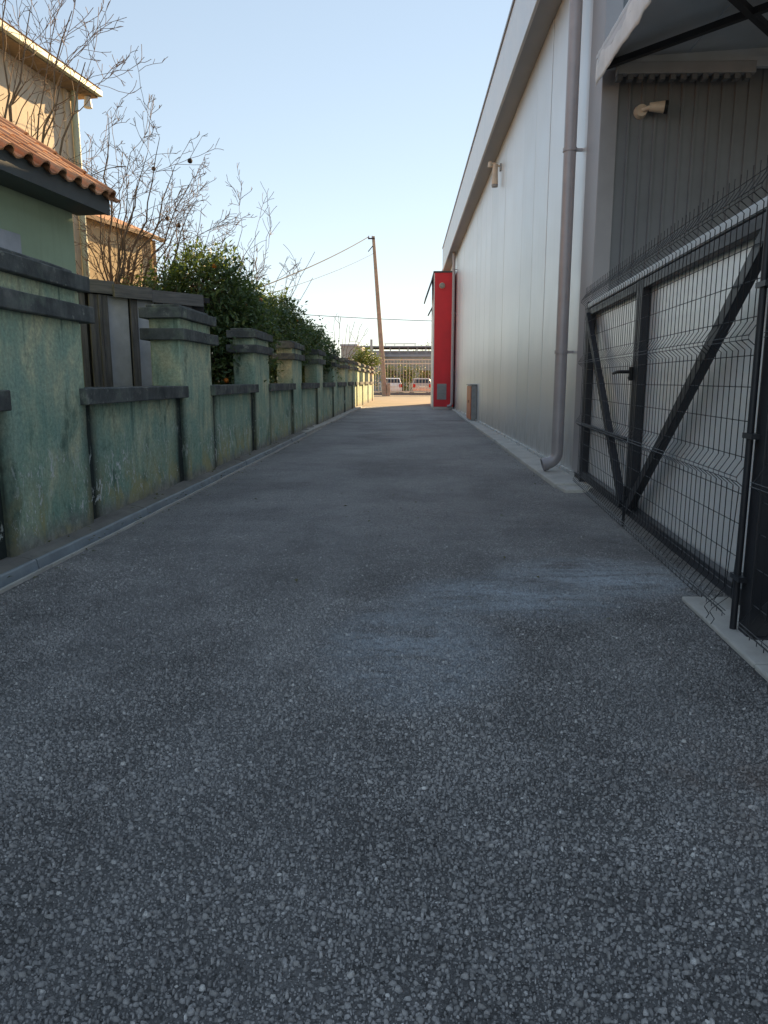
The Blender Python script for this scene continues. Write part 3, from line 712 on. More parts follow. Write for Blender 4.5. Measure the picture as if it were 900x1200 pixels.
for k in range(4):
    MB().box((.02, -.06 - k*2.2, cz(0,0) - .10), (5.6, .0 - k*2.2, cz(0,0) - .006)).build('cross_beam', 'under', cn)
MB().box((.0, -7, cz(0,0)-.08), (.05, -.07, cz(0,0)-.005)).build('edge_rail', 'under', cn)
for k in range(3):
    y0, y1 = -.08 - k*2.2, -2.18 - k*2.2
    MB().beam((.08, y0, 4.43), (2.1, y1, 4.46), .06, .06).build('brace', 'steel_dark', cn)
    MB().beam((.08, y1, 4.43), (2.1, y0, 4.46), .06, .06).build('brace', 'steel_dark', cn)
MB().box((2.08, -7, 4.33), (2.16, -.07, 4.50)).build('purlin', 'steel_dark', cn)
lb = MB().box((.20, -.13, 4.34), (1.62, -.03, 4.45)).build('ledger_beam', 'grey_beam', cn, bevel=.006)
for k in range(13): MB().box((.20 + k*.11, -.12, 4.285), (.255 + k*.11, -.035, 4.338)).build('tooth', 'dark_clad', lb)
for x in (.02, 5.5):
    for y in (-6.9,): MB().box((x, y-.04, .0), (x+.08, y+.04, 4.43)).build('post', 'steel_dark', cn)
# spot lamp under it
sl = thing('spot_lamp', 'small beige spot lamp on the ribbed dark end wall', 'lamp', (2.55, 8.47, 4.03))
MB().tube([(-.04, .02, -.0), (-.04, -.05, .0)], [.07, .06], 16).build('mount', 'lamp_body', sl, smooth=True)
MB().tube([(-.04, -.05, 0), (.03, -.10, .01)], .022, 10).build('knuckle', 'lamp_body', sl)
MB().tube([(.02, -.10, .012), (.17, -.13, -.0)], [.042, .062], 16).build('housing', 'lamp_body', sl, smooth=True)
MB().tube([(.165, -.129, .0), (.20, -.136, -.003)], [.066, .066], 16).build('shade', 'black', sl, smooth=True)

# ================================================================ GREEN HOUSE with tiled roof
HU = Vector((-math.sin(R(7.5)), -math.cos(R(7.5)), 0)); HRZ = math.atan2(HU.y, HU.x)     # local x runs along the eave towards the lane mouth, local y points away from... the yard
gh = thing('green_house', 'low green rendered house with orange clay tile roof behind the wall', 'house', (-3.0, 7.62, 0), HRZ)
# local y of this frame: HU rotated +90 deg = towards the lane (+X); so the house body lies at negative y
yl = Vector((-HU.y, HU.x, 0)); SGN = 1 if yl.x > 0 else -1
def hy(d): return -SGN * d       # d = distance away from the lane, behind the eave line
EZ = 2.965; TP = math.tan(R(33))
MB().box((.12, hy(.30), -.05), (6.0, hy(4.2), EZ + .05)).build('wall', 'house_green', gh)
mb = MB(); mb.add([(.12, hy(.30), EZ+.05), (.12, hy(4.2), EZ+.05), (.12, hy(2.25), EZ + 2.2*TP)], [(0,1,2)])
mb.add([(.34, hy(.30), EZ+.05), (.34, hy(4.2), EZ+.05), (.34, hy(2.25), EZ + 2.2*TP)], [(0,2,1)]); mb.build('gable', 'house_green', gh)
rb = MB()
for sgn_d in ((0., 2.25), (4.5, 2.25)):
    d0, d1 = sgn_d; za, zb = EZ + .02, EZ + .02 + 2.25 * TP
    rb.add([(-.0, hy(d0), za), (6.2, hy(d0), za), (6.2, hy(d1), zb), (-.0, hy(d1), zb), (-.0, hy(d0), za-.10), (6.2, hy(d0), za-.10), (6.2, hy(d1), zb-.10), (-.0, hy(d1), zb-.10)],
           [(0,1,2,3),(7,6,5,4),(0,4,5,1),(1,5,6,2),(2,6,7,3),(3,7,4,0)])
roof = rb.build('roof', 'eave_dark', gh)
MB().box((-.02, hy(-.03), EZ-.13), (6.2, hy(.0)-.0, EZ+.035)).build('fascia_board', 'eave_dark', gh)
MB().box((.0, hy(.0), EZ-.125), (6.2, hy(.32), EZ-.085)).build('soffit_board', 'eave_dark', gh)
# clay tiles with a roll and a pan, each one its own
tl = MB(); L_ = .33; prof = []
for j in range(7): a = math.pi * j / 6; prof.append((.06 - math.cos(a) * .06, math.sin(a) * .055 + .018))
for j in range(1, 6): t = j / 5; prof.append((.12 + .115 * t, .018 - .020 * math.sin(math.pi * t)))
m = len(prof); vs = []
for (sy, dzz, th) in ((0, .012, 0), (L_, .0, 0), (0, .012, -.016), (L_, .0, -.016)): vs += [(x, sy, z + dzz + th) for x, z in prof]
fs = []
for j in range(m - 1): fs += [(j, j+1, m+j+1, m+j), (2*m+j, 3*m+j, 3*m+j+1, 2*m+j+1), (j, 2*m+j, 2*m+j+1, j+1), (m+j, m+j+1, 3*m+j+1, 3*m+j)]
tl.add(vs, fs); tme = tl.mesh('tile'); tme.materials.append(M['tile'])
trnd = random.Random(3); RP = math.atan(TP)
for r_ in range(10):
    for c_ in range(26):
        d = -.075 + r_ * .235
        o = link('tile', tme, None, roof)
        o.location = (.23 + c_ * .236 + trnd.uniform(-.006,.006), hy(d), EZ + .030 + d * TP + .012 + trnd.uniform(0,.006))
        o.rotation_euler = (RP, 0, R(180) + trnd.uniform(-.025,.025))
        if c_ == 0: o.location.x = .225
for r_ in range(8):      # verge caps down the gable edge
    d = -.07 + r_ * .30; o = link('verge_tile', tme, None, roof); o.location = (.085, hy(d), EZ + .05 + d * TP); o.rotation_euler = (RP, 0, R(180)); o.scale = (.9, 1, 1.2)
# pale window shutter on the lane side
MB().box((1.02, hy(.262), 1.75), (2.6, hy(.298), 2.47)).build('window_shutter', 'sheet_old', gh, bevel=.006)

# ================================================================ CREAM HOUSE behind
p0 = on_y(118, 106, 13.2)
BU = Vector((-math.sin(R(8.4)), -math.cos(R(8.4)), 0)); BRZ = math.atan2(BU.y, BU.x)
ch = thing('cream_house', 'two storey cream house with pale eaves rising behind the tiled roof', 'house', (p0.x, p0.y, 0), BRZ)
BZ = p0.z
MB().box((.30, hy(.40), -.05), (7.5, hy(7), BZ - .10)).build('wall', 'house_cream', ch)
MB().box((-.02, hy(-.02), BZ-.10), (7.8, hy(.06), BZ-.005)).build('fascia_board', 'eave_pale', ch, bevel=.01)
MB().box((.0, hy(.06), BZ-.12), (7.8, hy(7.3), BZ-.085)).build('soffit', 'soffit_wood', ch)
mb = MB(); mb.add([(-.02, hy(0), BZ+.03), (7.8, hy(0), BZ+.03), (7.8, hy(3.7), BZ+1.5), (-.02, hy(3.7), BZ+1.5), (-.02, hy(7.4), BZ+.03), (7.8, hy(7.4), BZ+.03)], [(0,1,2,3),(3,2,5,4),(0,3,4),(1,5,2),(0,4,5,1)]); mb.build('roof', 'tile', ch)
MB().tube([(.33, hy(.29), BZ-.12), (.33, hy(.30), BZ-.4), (.33, hy(.30), .1)], .055, 12).build('downpipe', 'eave_pale', ch, smooth=True)
MB().box((.26, hy(.36), -.05), (.50, hy(.398), BZ-.125)).build('corner_pier', 'house_cream', ch)
MB().tube([(.12, hy(.18), BZ-.13), (.12, hy(.18), BZ-.30)], [.05,.07], 10).build('eave_lamp', 'white_clad', ch, smooth=True)
wn = MB().box((2.6, hy(.37), 3.6), (3.8, hy(.398), 5.0)).build('window', 'white_clad', ch); MB().box((2.68, hy(.355), 3.68), (3.72, hy(.369), 4.92)).build('pane', 'car_glass', wn)

# house further off, seen through bare branches
q0 = on_y(190, 279, 24.0)
fh = thing('far_house', 'small sunlit cream house seen through the bare branches', 'house', (q0.x, q0.y, 0), math.atan2(-math.cos(R(14)), -math.sin(R(14))))
FZ = q0.z
MB().box((.15, hy(.25), -.05), (5.5, hy(5), FZ-.06)).build('wall', 'house_far', fh)
mb = MB(); mb.add([(-.1, hy(0), FZ), (5.6, hy(0), FZ), (5.6, hy(2.6), FZ+1.1), (-.1, hy(2.6), FZ+1.1), (-.1, hy(5.2), FZ), (5.6, hy(5.2), FZ)], [(0,1,2,3),(3,2,5,4),(0,3,4),(1,5,2),(0,4,5,1)]); mb.build('roof', 'tile', fh)
MB().box((-.1, hy(-.03), FZ-.12), (5.6, hy(.02), FZ-.003)).build('fascia_board', 'soffit_wood', fh)
for x in (1.0, 3.0):
    wn = MB().box((x, hy(.215), 2.2), (x+1.0, hy(.248), 3.5)).build('window', 'white_clad', fh); MB().box((x+.07, hy(.20), 2.27), (x+.93, hy(.213), 3.43)).build('pane', 'car_glass', wn)
MB().tube([(.2, hy(.18), FZ-.1), (.2, hy(.18), .1)], .05, 10).build('downpipe', 'soffit_wood', fh)

# ================================================================ PLANK SHED behind the wall
SA, SB = Vector((-4.05, 9.14, 0)), Vector((-2.90, 10.56, 0))
su = (SB - SA).normalized(); SRZ = math.atan2(su.y, su.x)
sh = thing('plank_shed', 'weathered grey plank and sheet shed behind the green wall', 'shed', SA, SRZ)
sn = Vector((su.y, -su.x, 0))
def sx(px, py=400): p = on_plane(px, py, SA, sn); return (p - SA).dot(su)
def sz(px, py): return on_plane(px, py, SA, sn).z
ST = sz(150, 340)
MB().box((-.5, .08, 0), (1.95, 1.6, ST-.08)).build('backing', 'felt', sh)
for px0, px1, nm, mt, y in ((96, 103, 'plank', 'wood', -.02), (105.5, 111, 'plank', 'wood', -.03), (112, 117, 'plank', 'wood', -.012), (117.6, 121, 'plank', 'wood', -.035), (121.6, 129, 'plank', 'wood', -.02),
                       (129.5, 154, 'sheet', 'sheet_old', .03), (155, 163, 'post', 'wood', -.01), (164, 184, 'sheet', 'sheet_old', .03), (185, 193, 'post', 'wood', -.01), (194, 215, 'sheet', 'sheet_old', .03), (216, 226, 'plank', 'wood', -.02)):
    lean = random.uniform(-.012, .012) if nm == 'plank' else 0
    o = MB().box((sx(px0), y, .0), (sx(px1), y + .03, ST - .09)).build(nm, mt, sh, bevel=.003); o.rotation_euler = (0, lean * .5, 0)
for px0, px1, zz, y in ((97, 135, .035, -.07), (132.5, 176, .0, -.11), (176.6, 236, -.02, -.095)):
    o = MB().box((sx(px0), y, ST - .115 + zz), (sx(px1), y + .045, ST + .045 + zz)).build('fascia_plank', 'wood_h', sh, bevel=.004)
MB().box((-.55, -.06, ST - .075), (1.95, 1.7, ST - .005)).build('roof', 'felt', sh)

# ================================================================ TREES
def shoot(a, b, p, d, L, r0, lvl, rn, lim, base, minr, tips, side):
    """one crooked shoot with side shoots; thick wood goes to a, twigs to b"""
    n = max(3, int(L / .11)); pts = [p.copy()]; dirs = []; rad = [r0]
    for i in range(n):
        d = (d + Vector((rn.gauss(0,1), rn.gauss(0,1), rn.gauss(.15,1))) * .11).normalized()
        p = p + d * (L / n); pts.append(p.copy()); dirs.append(d.copy()); rad.append(max(minr, r0 * (1 - .6 * (i + 1) / n)))
    if max(q.x for q in pts) + base.x > lim: return
    (a if r0 > .016 else b).tube(pts, rad, 6 if r0 > .016 else 3, False)
    tips.append(pts[-1].copy())
    if lvl > 0: sides(a, b, pts, dirs, rad, L, lvl, rn, lim, base, minr, tips, side, .2)
def sides(a, b, pts, dirs, rad, L, lvl, rn, lim, base, minr, tips, side, t0):
    k = max(2, int(L * side * rn.uniform(.9, 1.6)))
    for q in range(k):
        i = min(len(dirs) - 1, int(rn.uniform(t0, 1) * len(dirs))); dd = dirs[i]
        ax = Vector((rn.gauss(0,1), rn.gauss(0,1), rn.gauss(0,1))); ax = (ax - dd * ax.dot(dd)).normalized(); an = rn.uniform(.45, .95)
        shoot(a, b, pts[i + 1], dd * math.cos(an) + ax * math.sin(an), L * rn.uniform(.22, .5), max(minr, rad[i + 1] * .6), lvl - 1, rn, lim, base, minr, tips, side * 1.55)
def bare_tree(base, targets, seed, label, r0=.05, lvl=3, side=3.2, minr=.0042, fruit=0, lim=-2.6):
    """limbs reach for the given points of the crown; side shoots fill it"""
    t = thing('bare_tree', label, 'tree', base); base = Vector(base); rn = random.Random(seed); a, b = MB(), MB(); tips = []
    for tg in targets:
        tg = Vector(tg) - base; p0 = Vector((rn.uniform(-.06,.06), rn.uniform(-.06,.06), -.05)); mid = Vector((tg.x * rn.uniform(.15,.4), tg.y * rn.uniform(.15,.4), tg.z * rn.uniform(.45,.6)))
        n = 16; pts = []
        for i in range(n + 1):
            u = i / n; q = p0 * (1-u)**2 + mid * 2*u*(1-u) + tg * u*u; w_ = math.sin(u * math.pi) * .09 + u * .04
            pts.append(q + noise.noise_vector(q * 1.7 + Vector((seed, 0, 0))) * w_ * 1.6)
        dirs = [(pts[i+1] - pts[i]).normalized() for i in range(n)]; r1 = r0 * rn.uniform(.7, 1.1); rad = [max(minr, r1 * (1 - .88 * i / n)) for i in range(n + 1)]
        a.tube(pts, rad, 7, False); tips.append(pts[-1]); L = sum((pts[i+1] - pts[i]).length for i in range(n))
        sides(a, b, pts, dirs, rad, L * .40, lvl, rn, lim, base, minr, tips, side, .34)
    a.build('trunk', 'bark', t, smooth=True); b.build('crown', 'twig', t)
    for k in range(fruit):
        p = rn.choice(tips); mb = MB(); ball(mb, p + Vector((0, 0, -.035)), .040, rn); mb.build('dried_fruit', 'fruit_dark', t, smooth=True)
    return t
def px_targets(pix, Y, jit, seed):
    rn = random.Random(seed); return [on_y(x, y, Y + rn.uniform(-jit, jit)) for x, y in pix]
def ball(mb, c, r_, rn, nu=8, nv=6):
    vs = [Vector((0, 0, r_))]; fs = []
    for i in range(1, nv):
        a = math.pi * i / nv
        for j in range(nu): b = 2*math.pi*j/nu; vs.append(Vector((math.sin(a)*math.cos(b), math.sin(a)*math.sin(b), math.cos(a)*.94)) * r_ * rn.uniform(.97, 1.03))
    vs.append(Vector((0, 0, -r_ * .94))); n = len(vs)
    for j in range(nu): fs.append((0, 1+j, 1+(j+1) % nu)); fs.append((n-1, n-1-nu+(j+1) % nu, n-1-nu+j))
    for i in range(nv - 2):
        for j in range(nu): a = 1+i*nu+j; b = 1+i*nu+(j+1) % nu; fs.append((a, a+nu, b+nu, b))
    mb.add([c + v for v in vs], fs)
def leaf(mb, p, d, nrm, L, W, val):
    d = d.normalized(); s = d.cross(nrm)
    if s.length < 1e-4: return
    s.normalize(); nn = s.cross(d)
    vs = [p, p + d*L*.45 + s*W*.5 + nn*W*.18, p + d*L - nn*L*.12, p + d*L*.45 - s*W*.5 + nn*W*.18, p + d*L*.5]
    mb.add(vs, [(0, 1, 4), (1, 2, 4), (4, 2, 3), (0, 4, 3)], val)
def leafy_tree(base, blobs, nclump, per, L, seed, label, mat='leaf', name='citrus_tree', cat='tree', fruit=0, stems=5, group=None, cs=.16):
    """blobs: (offset, radii). Leaves sit in clumps at the ends of real branches spread through the crown."""
    t = thing(name, label, cat, base, 0, group); rn = random.Random(seed); tr, lf = MB(), MB(); centers = []
    tot = sum(b[1][0]*b[1][1]*b[1][2] for b in blobs)
    for off, rad in blobs:
        off = Vector(off)
        for k in range(max(3, int(nclump * rad[0]*rad[1]*rad[2] / tot))):
            u = Vector((rn.gauss(0,1), rn.gauss(0,1), rn.gauss(0,1))).normalized(); q = rn.uniform(.45, 1.0) ** .6 * rn.uniform(.86, 1.12)
            centers.append((off + Vector((u.x*rad[0], u.y*rad[1], u.z*rad[2])) * q, u, q))
    root = Vector((0, 0, -.05)); hub = Vector((0, 0, min(b[0][2] for b in blobs) * .55))
    tr.tube([root, hub * .5 + Vector((.03, .02, 0)), hub], [.07, .06, .055], 8)
    limbs = []
    for off, rad in blobs:
        off = Vector(off); mid = (hub + off) * .5 + Vector((rn.uniform(-.1,.1), rn.uniform(-.1,.1), .05)); tr.tube([hub, mid, off], [.05, .035, .022], 6); limbs.append(off); limbs.append(mid)
    for k, (c, u, q) in enumerate(centers):
        if k % 2 == 0:
            l0 = min(limbs, key=lambda x: (x - c).length); tr.tube([l0, (l0 + c) * .5 + Vector((0, 0, .06)), c], [.014, .009, .004], 4, False)
        tone = rn.uniform(0, .75); sz_ = cs * rn.uniform(.6, 1.35); sprig = (u * .6 + Vector((rn.gauss(0,.5), rn.gauss(0,.5), rn.gauss(.25,.5)))).normalized()
        for j in range(int(per * rn.uniform(.6, 1.3))):
            p = c + sprig * rn.uniform(-.6, 1.2) * sz_ + Vector((rn.gauss(0,1), rn.gauss(0,1), rn.gauss(0,1))) * sz_ * .55
            d = Vector((rn.gauss(0,1), rn.gauss(0,1), rn.gauss(-.15,.8))) + u * .7
            nr = Vector((rn.gauss(0,.6), rn.gauss(0,.6), 1)) + u * .5
            leaf(lf, p, d, nr, L * rn.uniform(.6, 1.25), L * rn.uniform(.34, .5), min(1, max(0, tone + rn.gauss(0, .18))))
    tr.build('trunk', 'bark', t, smooth=True); lf.build('crown', mat, t, attr='leaf')
    lane = [c for c in centers if c[1].x > .1 and c[1].y < .55 and c[2] > .8]
    for k in range(fruit):
        c = rn.choice(lane)[0] + Vector((rn.uniform(.02,.14), rn.uniform(-.14,0), rn.uniform(-.12,.05))); mb = MB(); ball(mb, c, rn.uniform(.033, .042), rn); mb.build('orange_fruit', 'fruit', t, smooth=True)
    return t
GRP = 'citrus trees behind the wall'
leafy_tree((-3.5, 12.9, 0), [((.1,-.2,2.55), (.8,.95,.8)), ((.35,.45,1.9), (.72,1.0,.8)), ((-.45,-.9,2.1), (.6,.7,.65)), ((.30,-.6,1.45), (.55,.7,.6)), ((.35,.9,2.45), (.55,.7,.6))], 900, 26, .112, 11,
           'tallest dark citrus tree with oranges rising behind the capped pillar next to the shed', fruit=6, group=GRP)
leafy_tree((-3.45, 17.6, 0), [((.15,-.4,2.0), (.75,1.0,.95)), ((.30,.8,2.2), (.75,1.1,.95)), ((-.3,.2,2.65), (.7,1.0,.65))], 760, 24, .12, 12,
           'middle dark citrus tree spilling over the wall caps', fruit=3, group=GRP)
leafy_tree((-3.2, 22.6, 0), [((.15,-.4,2.0), (.75,1.3,.85)), ((.30,1.4,1.9), (.7,1.3,.75)), ((-.3,.3,2.4), (.7,1.1,.6))], 600, 22, .13, 13,
           'lowest dark citrus bush overhanging the pillars near the sunlit end', fruit=1, group=GRP)
leafy_tree((-6.6, 17.2, 0), [((0,0,2.0), (.9,.8,.7)), ((.9,.3,1.9), (.7,.6,.6)), ((-.9,.2,1.9),(.7,.6,.6))], 100, 13, .12, 14, 'sunlit yellow-green shrub behind the shed roof', 'leaf_lit', 'garden_shrub', 'shrub', cs=.2)
leafy_tree((-2.95, 15.0, 0), [((0,0,1.25), (.28,.35,.35)), ((.1,-2.,1.25),(.25,.3,.35))], 30, 14, .1, 15, 'small dark shrub filling the gap above the wall sill', 'leaf', 'garden_shrub', 'shrub', cs=.14)

bare_tree((-5.6, 9.9, 0), px_targets([(8,-10),(35,5),(62,22),(84,10),(100,75),(78,70),(20,70),(45,110),(-20,10),(65,140)], 10.0, .5, 1), 21, 'tall bare tree with upright stems between green house and cream house', .045, 3, 2.5, .0038)
bare_tree((-5.05, 12.4, 0), px_targets([(108,165),(128,140),(152,178),(170,178),(186,162),(206,196),(226,206),(230,232),(214,252),(182,232),(160,212),(140,196),(200,284),(172,282),(236,272),(122,250),(150,262)], 12.4, .7, 2), 22, 'spreading bare tree holding a few dried dark fruits above the shed', .042, 3, 3.3, .0042, 10)
bare_tree((-4.75, 15.2, 0), px_targets([(205,252),(216,236),(236,242),(250,256),(264,272),(226,272),(190,262),(282,268),(302,270)], 15.2, .6, 3), 23, 'thin upright bare tree between spreading tree and citrus', .034, 3, 3.4, .0050)
bare_tree((-4.4, 19.5, 0), px_targets([(318,264),(336,300),(370,296),(366,326),(346,332),(300,272),(352,312)], 19.5, .5, 4), 24, 'thin bare tree with fine twigs rising behind the middle citrus', .030, 2, 3.6, .0058)
bare_tree((-4.3, 46, 0), px_targets([(391,380),(399,373),(408,380),(416,376),(425,379),(431,384)], 46, .5, 5), 25, 'far bare shrub of thin upright stems beyond the wall end', .035, 1, 1.3, .013, 0, 9)

lv = MB(); rn_ = random.Random(77)
for k in range(420):
    yy = rn_.uniform(3.2, 26); xx = (-2.6 + .015*yy + rn_.uniform(.02, .24 + abs(rn_.gauss(0,.12)))) if k % 5 else (1.66 + (yy-8.2)*.0128 - abs(rn_.gauss(0,.08)) if yy > 8.3 else rn_.uniform(-2, 1.4))
    zz = .075 if xx < -2.6 + .015*yy + .12 else (.028 if xx < -2.6 + .015*yy + .245 else .006)
    leaf(lv, Vector((xx, yy, zz + rn_.uniform(0, .006))), Vector((rn_.gauss(0,1), rn_.gauss(0,1), rn_.gauss(.1,.2))), Vector((rn_.gauss(0,.3), rn_.gauss(0,.3), 1)), rn_.uniform(.02,.05), rn_.uniform(.012,.026), rn_.random())
o = lv.build('fallen_leaves', 'leaf_dry', attr='leaf'); o['kind'] = 'stuff'; o['label'] = 'dry fallen leaves along the gutter of the green wall'; o['category'] = 'leaves'
# ================================================================ UTILITY POLE AND WIRES
pb = on_z(451, 464, 0.0); ptp = on_y(437.5, 277, pb.y)
up_ = thing('utility_pole', 'leaning sunlit concrete utility pole at the end of the lane', 'pole', (pb.x, pb.y, 0))
tv = ptp - pb
MB().tube([Vector((0,0,-.1)), tv * .5, tv], [.22, .17, .115], 14).build('shaft', 'pole', up_, smooth=True)
MB().beam(tv * .985 + Vector((-.42, -.13, 0)), tv * .985 + Vector((.12, -.13, 0)), .09, .09).build('crossarm', 'cable', up_)
for dx in (-.36, -.1): MB().tube([tv * .985 + Vector((dx, -.13, .04)), tv * .985 + Vector((dx, -.13, .2))], [.05, .035], 8).build('insulator', 'far_grey', up_)
MB().tube([tv * .94 + Vector((-.1, -.1, 0)), tv * .93 + Vector((-.45, -.2, -.3))], .035, 6).build('bracket', 'cable', up_)
MB().box((.16, -.2, -.05), (.42, .2, 1.0)).build('stub', 'pole', up_, bevel=.03)
def cable(a, b, sag, r_, name, label):
    a, b = Vector(a), Vector(b); N = 28
    pts = [a.lerp(b, i/N) + Vector((0, 0, -sag * 4 * (i/N) * (1 - i/N))) for i in range(N+1)]
    return tag(MB().tube(pts, r_, 5).build(name, 'cable', None), label, 'cable')
topp = pb + tv * .99
cable(topp + Vector((-.4,-.13,.05)), on_y(262, 352, 34), .25, .030, 'service_cable', 'thick dark service cable sagging from the pole top towards the gardens')
cable(pb + tv * .90, on_y(262, 358, 34), .3, .013, 'telephone_wire', 'thin wire below the thick cable running from the pole')
cable(on_y(250, 360, 66), on_y(640, 378, 66), .35, .028, 'street_wire', 'long wire crossing low above the street behind the pole')

# ================================================================ FAR FENCE, CARS, STREET BACKDROP
FY = 62.
ff = thing('bar_fence', 'tall cream barred fence across the end of the lane', 'fence', (0, FY, 0))
x0, x1 = -9., 9.
zt = on_y(480, 421.5, FY).z
for z in (.28, zt - .32, zt): MB().box((x0, -.03, z - .045), (x1, .03, z + .045)).build('rail', 'bar', ff)
barm = MB().box((-.018, -.018, .1), (.018, .018, zt - .05)).mesh('bar'); barm.materials.append(M['bar'])
k = 0; x = x0
while x < x1:
    o = link('bar', barm, None, ff); o.location = (x, .0, 0); x += .262
for x in (-9, -6, -3.1, 2.75, 6, 9): MB().box((x-.07, -.07, -.05), (x+.07, .07, zt + .12)).build('fence_post', 'bar', ff)
MB().box((x0, -.10, -.05), (x1, .10, .20)).build('base', 'pad', ff)

def car(name, label, loc, rz, paint, L=4.0, W=1.7, H=1.46):
    t = thing(name, label, 'car', loc, rz)      # rear towards local -y
    prof = [(-L/2, .34), (-L/2+.02, .62), (-L/2+.10, .92), (-L/2+.20, .98), (L*.22, .96), (L*.42, .82), (L/2-.04, .66), (L/2, .42), (L/2-.06, .24), (-L/2+.08, .24)]
    mb = MB(); n = len(prof); secs = [(-W/2+.0, .9), (-W/2+.10, 1.0), (W/2-.10, 1.0), (W/2-.0, .9)]; vs = []
    for x, s in secs:
        for y, z in prof: vs.append((x, y * (.965 + .035*(s-.9)*10), .24 + (z - .24) * (.93 + .07*(s-.9)*10)))
    fs = [(i*n+k, i*n+(k+1) % n, (i+1)*n+(k+1) % n, (i+1)*n+k) for i in range(3) for k in range(n)] + [tuple(range(n)), tuple(3*n+k for k in range(n))[::-1]]
    mb.add(vs, fs); body = mb.build('body', paint, t, smooth=True, bevel=.03)
    cp = [(-L/2+.16, .95), (-L/2+.42, H-.05), (-L/2+.62, H), (L*.05, H-.01), (L*.27, .93)]
    mb = MB(); n = len(cp); vs = []
    for x, ins in ((-W/2+.05, 0), (W/2-.05, 0)):
        for y, z in cp: vs.append((x * (1 - .16 * (z - .93) / (H - .93)), y, z))
    mb.add(vs, [(k, k+1, n+k+1, n+k) for k in range(n-1)] + [tuple(range(n)), tuple(n+k for k in range(n))[::-1]]); cab = mb.build('cabin', paint, t, smooth=True, bevel=.03)
    # rear window lies on the sloping back of the cabin
    a, b = Vector((0, cp[0][0], cp[0][1])), Vector((0, cp[1][0], cp[1][1])); dn = Vector((0, -(b.z-a.z), b.y-a.y)).normalized()
    mb = MB(); q = lambda s, f, off: (a.lerp(b, f) + dn * off + Vector((s * (W/2-.05) * (1 - .16*((a.lerp(b, f)).z-.93)/(H-.93)) * .86, 0, 0)))
    mb.add([q(-1,.10,.012), q(1,.10,.012), q(1,.90,.012), q(-1,.90,.012), q(-1,.10,-.01), q(1,.10,-.01), q(1,.90,-.01), q(-1,.90,-.01)], [(0,1,2,3),(7,6,5,4),(0,4,5,1),(1,5,6,2),(2,6,7,3),(3,7,4,0)]); mb.build('rear_window', 'car_glass', cab)
    for s in (-1, 1):
        pts = [(-L/2+.42, 1.0), (-L/2+.58, H-.12), (L*.05, H-.12), (L*.22, .99)]; mb = MB()
        vs = [Vector((s * ((W/2-.05) * (1 - .16*(z-.93)/(H-.93)) + o_), y, z)) for o_ in (-.01, .012) for y, z in pts]
        mb.add(vs, [(0,1,2,3),(7,6,5,4)] + [(k,(k+1)%4,4+(k+1)%4,4+k) for k in range(4)]); mb.build('side_window', 'car_glass', cab)
        MB().box((s*(W/2-.27), -L/2-.015, .60), (s*(W/2-.02), -L/2+.18, .90)).build('tail_light', 'tail', t, bevel=.02)
        for y in (-L*.30, L*.31):
            wl = MB().tube([(s*(W/2-.17), y, .30), (s*(W/2+.01), y, .30)], .30, 20).build('wheel', 'tyre', t, smooth=True); MB().tube([(s*(W/2+.0), y, .30), (s*(W/2+.02), y, .30)], .19, 16).build('rim', 'rim', wl)
        MB().box((s*(W/2-.02), L*.17, .92), (s*(W/2+.16), L*.20, 1.04)).build('mirror', paint, t, bevel=.02)
    MB().box((-W/2+.02, -L/2-.05, .27), (W/2-.02, -L/2+.12, .52)).build('bumper', paint, t, bevel=.04)
    MB().box((-.26, -L/2-.028, .62), (.26, -L/2+.02, .73)).build('number_plate', 'plate', t)
    return t
cw = on_y(457.5, 455, 68); cr = on_y(492.5, 455, 66.5)
car('parked_car', 'white hatchback parked behind the barred fence beside the pole', (cw.x, 68.3, 0), R(7), 'car_white', 4.0, 1.72, 1.43)
car('parked_car', 'silver beige hatchback parked behind the barred fence near the red pier', (cr.x, 67.2, 0), R(4), 'car_red', 4.1, 1.74, 1.40)

leafy_tree((-4.6, 74, 0), [((0,0,1.5),(2.4,1,1.2))], 120, 14, .24, 31, 'dry yellowing hedge bush behind the white car', 'leaf_dry', 'hedge_bush', 'bush', group='hedge bushes behind the parked cars', cs=.35)
leafy_tree((-.2, 74, 0), [((0,0,1.5),(2.5,1,1.3))], 130, 14, .24, 32, 'dry yellowing hedge bush between the two parked cars', 'leaf_dry', 'hedge_bush', 'bush', group='hedge bushes behind the parked cars', cs=.35)
leafy_tree((3.9, 74, 0), [((0,0,1.4),(2.3,1,1.2))], 110, 14, .24, 33, 'dry yellowing hedge bush behind the silver beige car', 'leaf_dry', 'hedge_bush', 'bush', group='hedge bushes behind the parked cars', cs=.35)
c_ = on_y(428, 410, 52)
leafy_tree((c_.x, 52, 0), [((0,0,c_.z-.5),(.75,.7,.55)), ((.4,0,c_.z-.9),(.5,.5,.5)), ((-.4,0,c_.z-.8),(.5,.5,.5))], 120, 18, .18, 34, 'bright yellow-green shrub beyond the lit end of the wall', 'leaf_lit', 'street_shrub', 'shrub', cs=.26)
c_ = on_y(495, 410, 96)
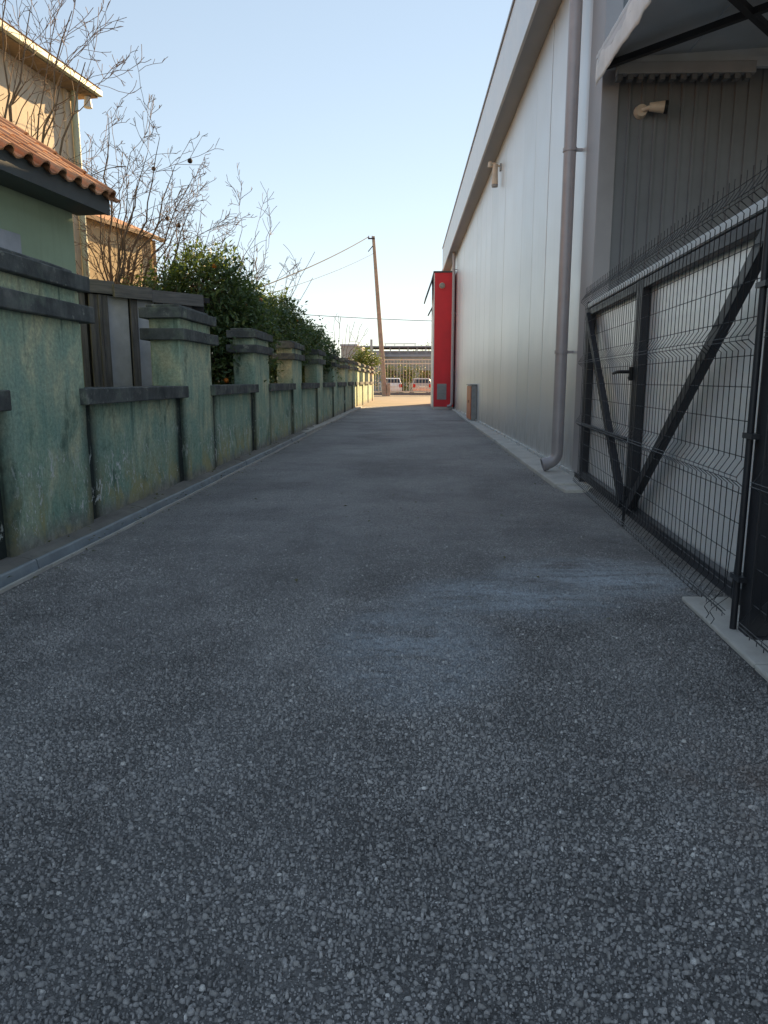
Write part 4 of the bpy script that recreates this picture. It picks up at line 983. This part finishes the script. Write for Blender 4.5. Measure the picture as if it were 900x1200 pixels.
leafy_tree((c_.x, 96, 0), [((0,0,c_.z-1.2),(2.2,1,1.6)), ((1.5,0,c_.z-.6),(1.6,1,1.6)), ((-1.6,0,c_.z-1.8),(1.5,1,1.3))], 90, 10, .34, 35, 'hazy olive tree rising behind the long platform roof', 'leaf_dry', 'street_tree', 'tree', cs=.5)
# long covered platform far behind
PY = 88.
pf = thing('covered_platform', 'long low grey building with open roof terrace behind the cars', 'building', (0, PY, 0))
za, zb, zc, zd = (on_y(475, y, PY).z for y in (418, 411, 407, 403.5))
MB().box((-7, 0, -.05), (5.5, 6, za)).build('wall', 'far_beige', pf)
MB().box((-7.1, -.2, za), (5.6, 6.1, za + .25)).build('cornice', 'far_grey', pf)
MB().box((-6.9, .6, za + .25), (5.4, 5.5, zb)).build('upper_wall', 'far_grey', pf)
MB().box((-7.2, -.4, zc), (5.6, 6.3, zc + .16)).build('roof_slab', 'far_grey', pf)
MB().box((-2.4, -.3, zd), (1.4, -.2, zd + .09)).build('roof_rail', 'far_grey', pf)
x = -7.
while x < 5.6:
    MB().box((x, -.1, za + .25), (x + .12, .02, zc)).build('post', 'far_grey', pf); x += 1.05
for x in (-2.3, -1.2, -.1, 1.2): MB().box((x, -.29, zc + .16), (x + .06, -.22, zd)).build('rail_post', 'far_grey', pf)
for k in range(6): MB().box((-6.2 + k*2, -.03, 1.0), (-5.0 + k*2, -.002, 2.4)).build('window', 'car_glass', pf)
c_ = on_y(406, 406, 80)
fb = thing('far_building', 'hazy flat roofed grey building beyond the far bare shrub', 'building', (c_.x, 80, 0))
H1 = on_y(412, 405.5, 80).z
MB().box((-.6, 0, -.05), (1.7, 7, H1)).build('wall', 'far_beige', fb); MB().box((-.7, -.1, H1), (1.2, 7.1, H1 + .2)).build('roof_slab', 'far_grey', fb)
MB().box((1.72, 1, -.05), (3.9, 7, H1 - .45)).build('wing', 'far_grey', fb); MB().tube([(2.6, 2, H1 - .45), (2.6, 2, H1 + .8)], .14, 8).build('chimney', 'far_grey', fb)
for k in range(2): MB().box((-.3 + k*.95, -.03, 2.6), (.3 + k*.95, -.002, 3.6)).build('window', 'car_glass', fb)
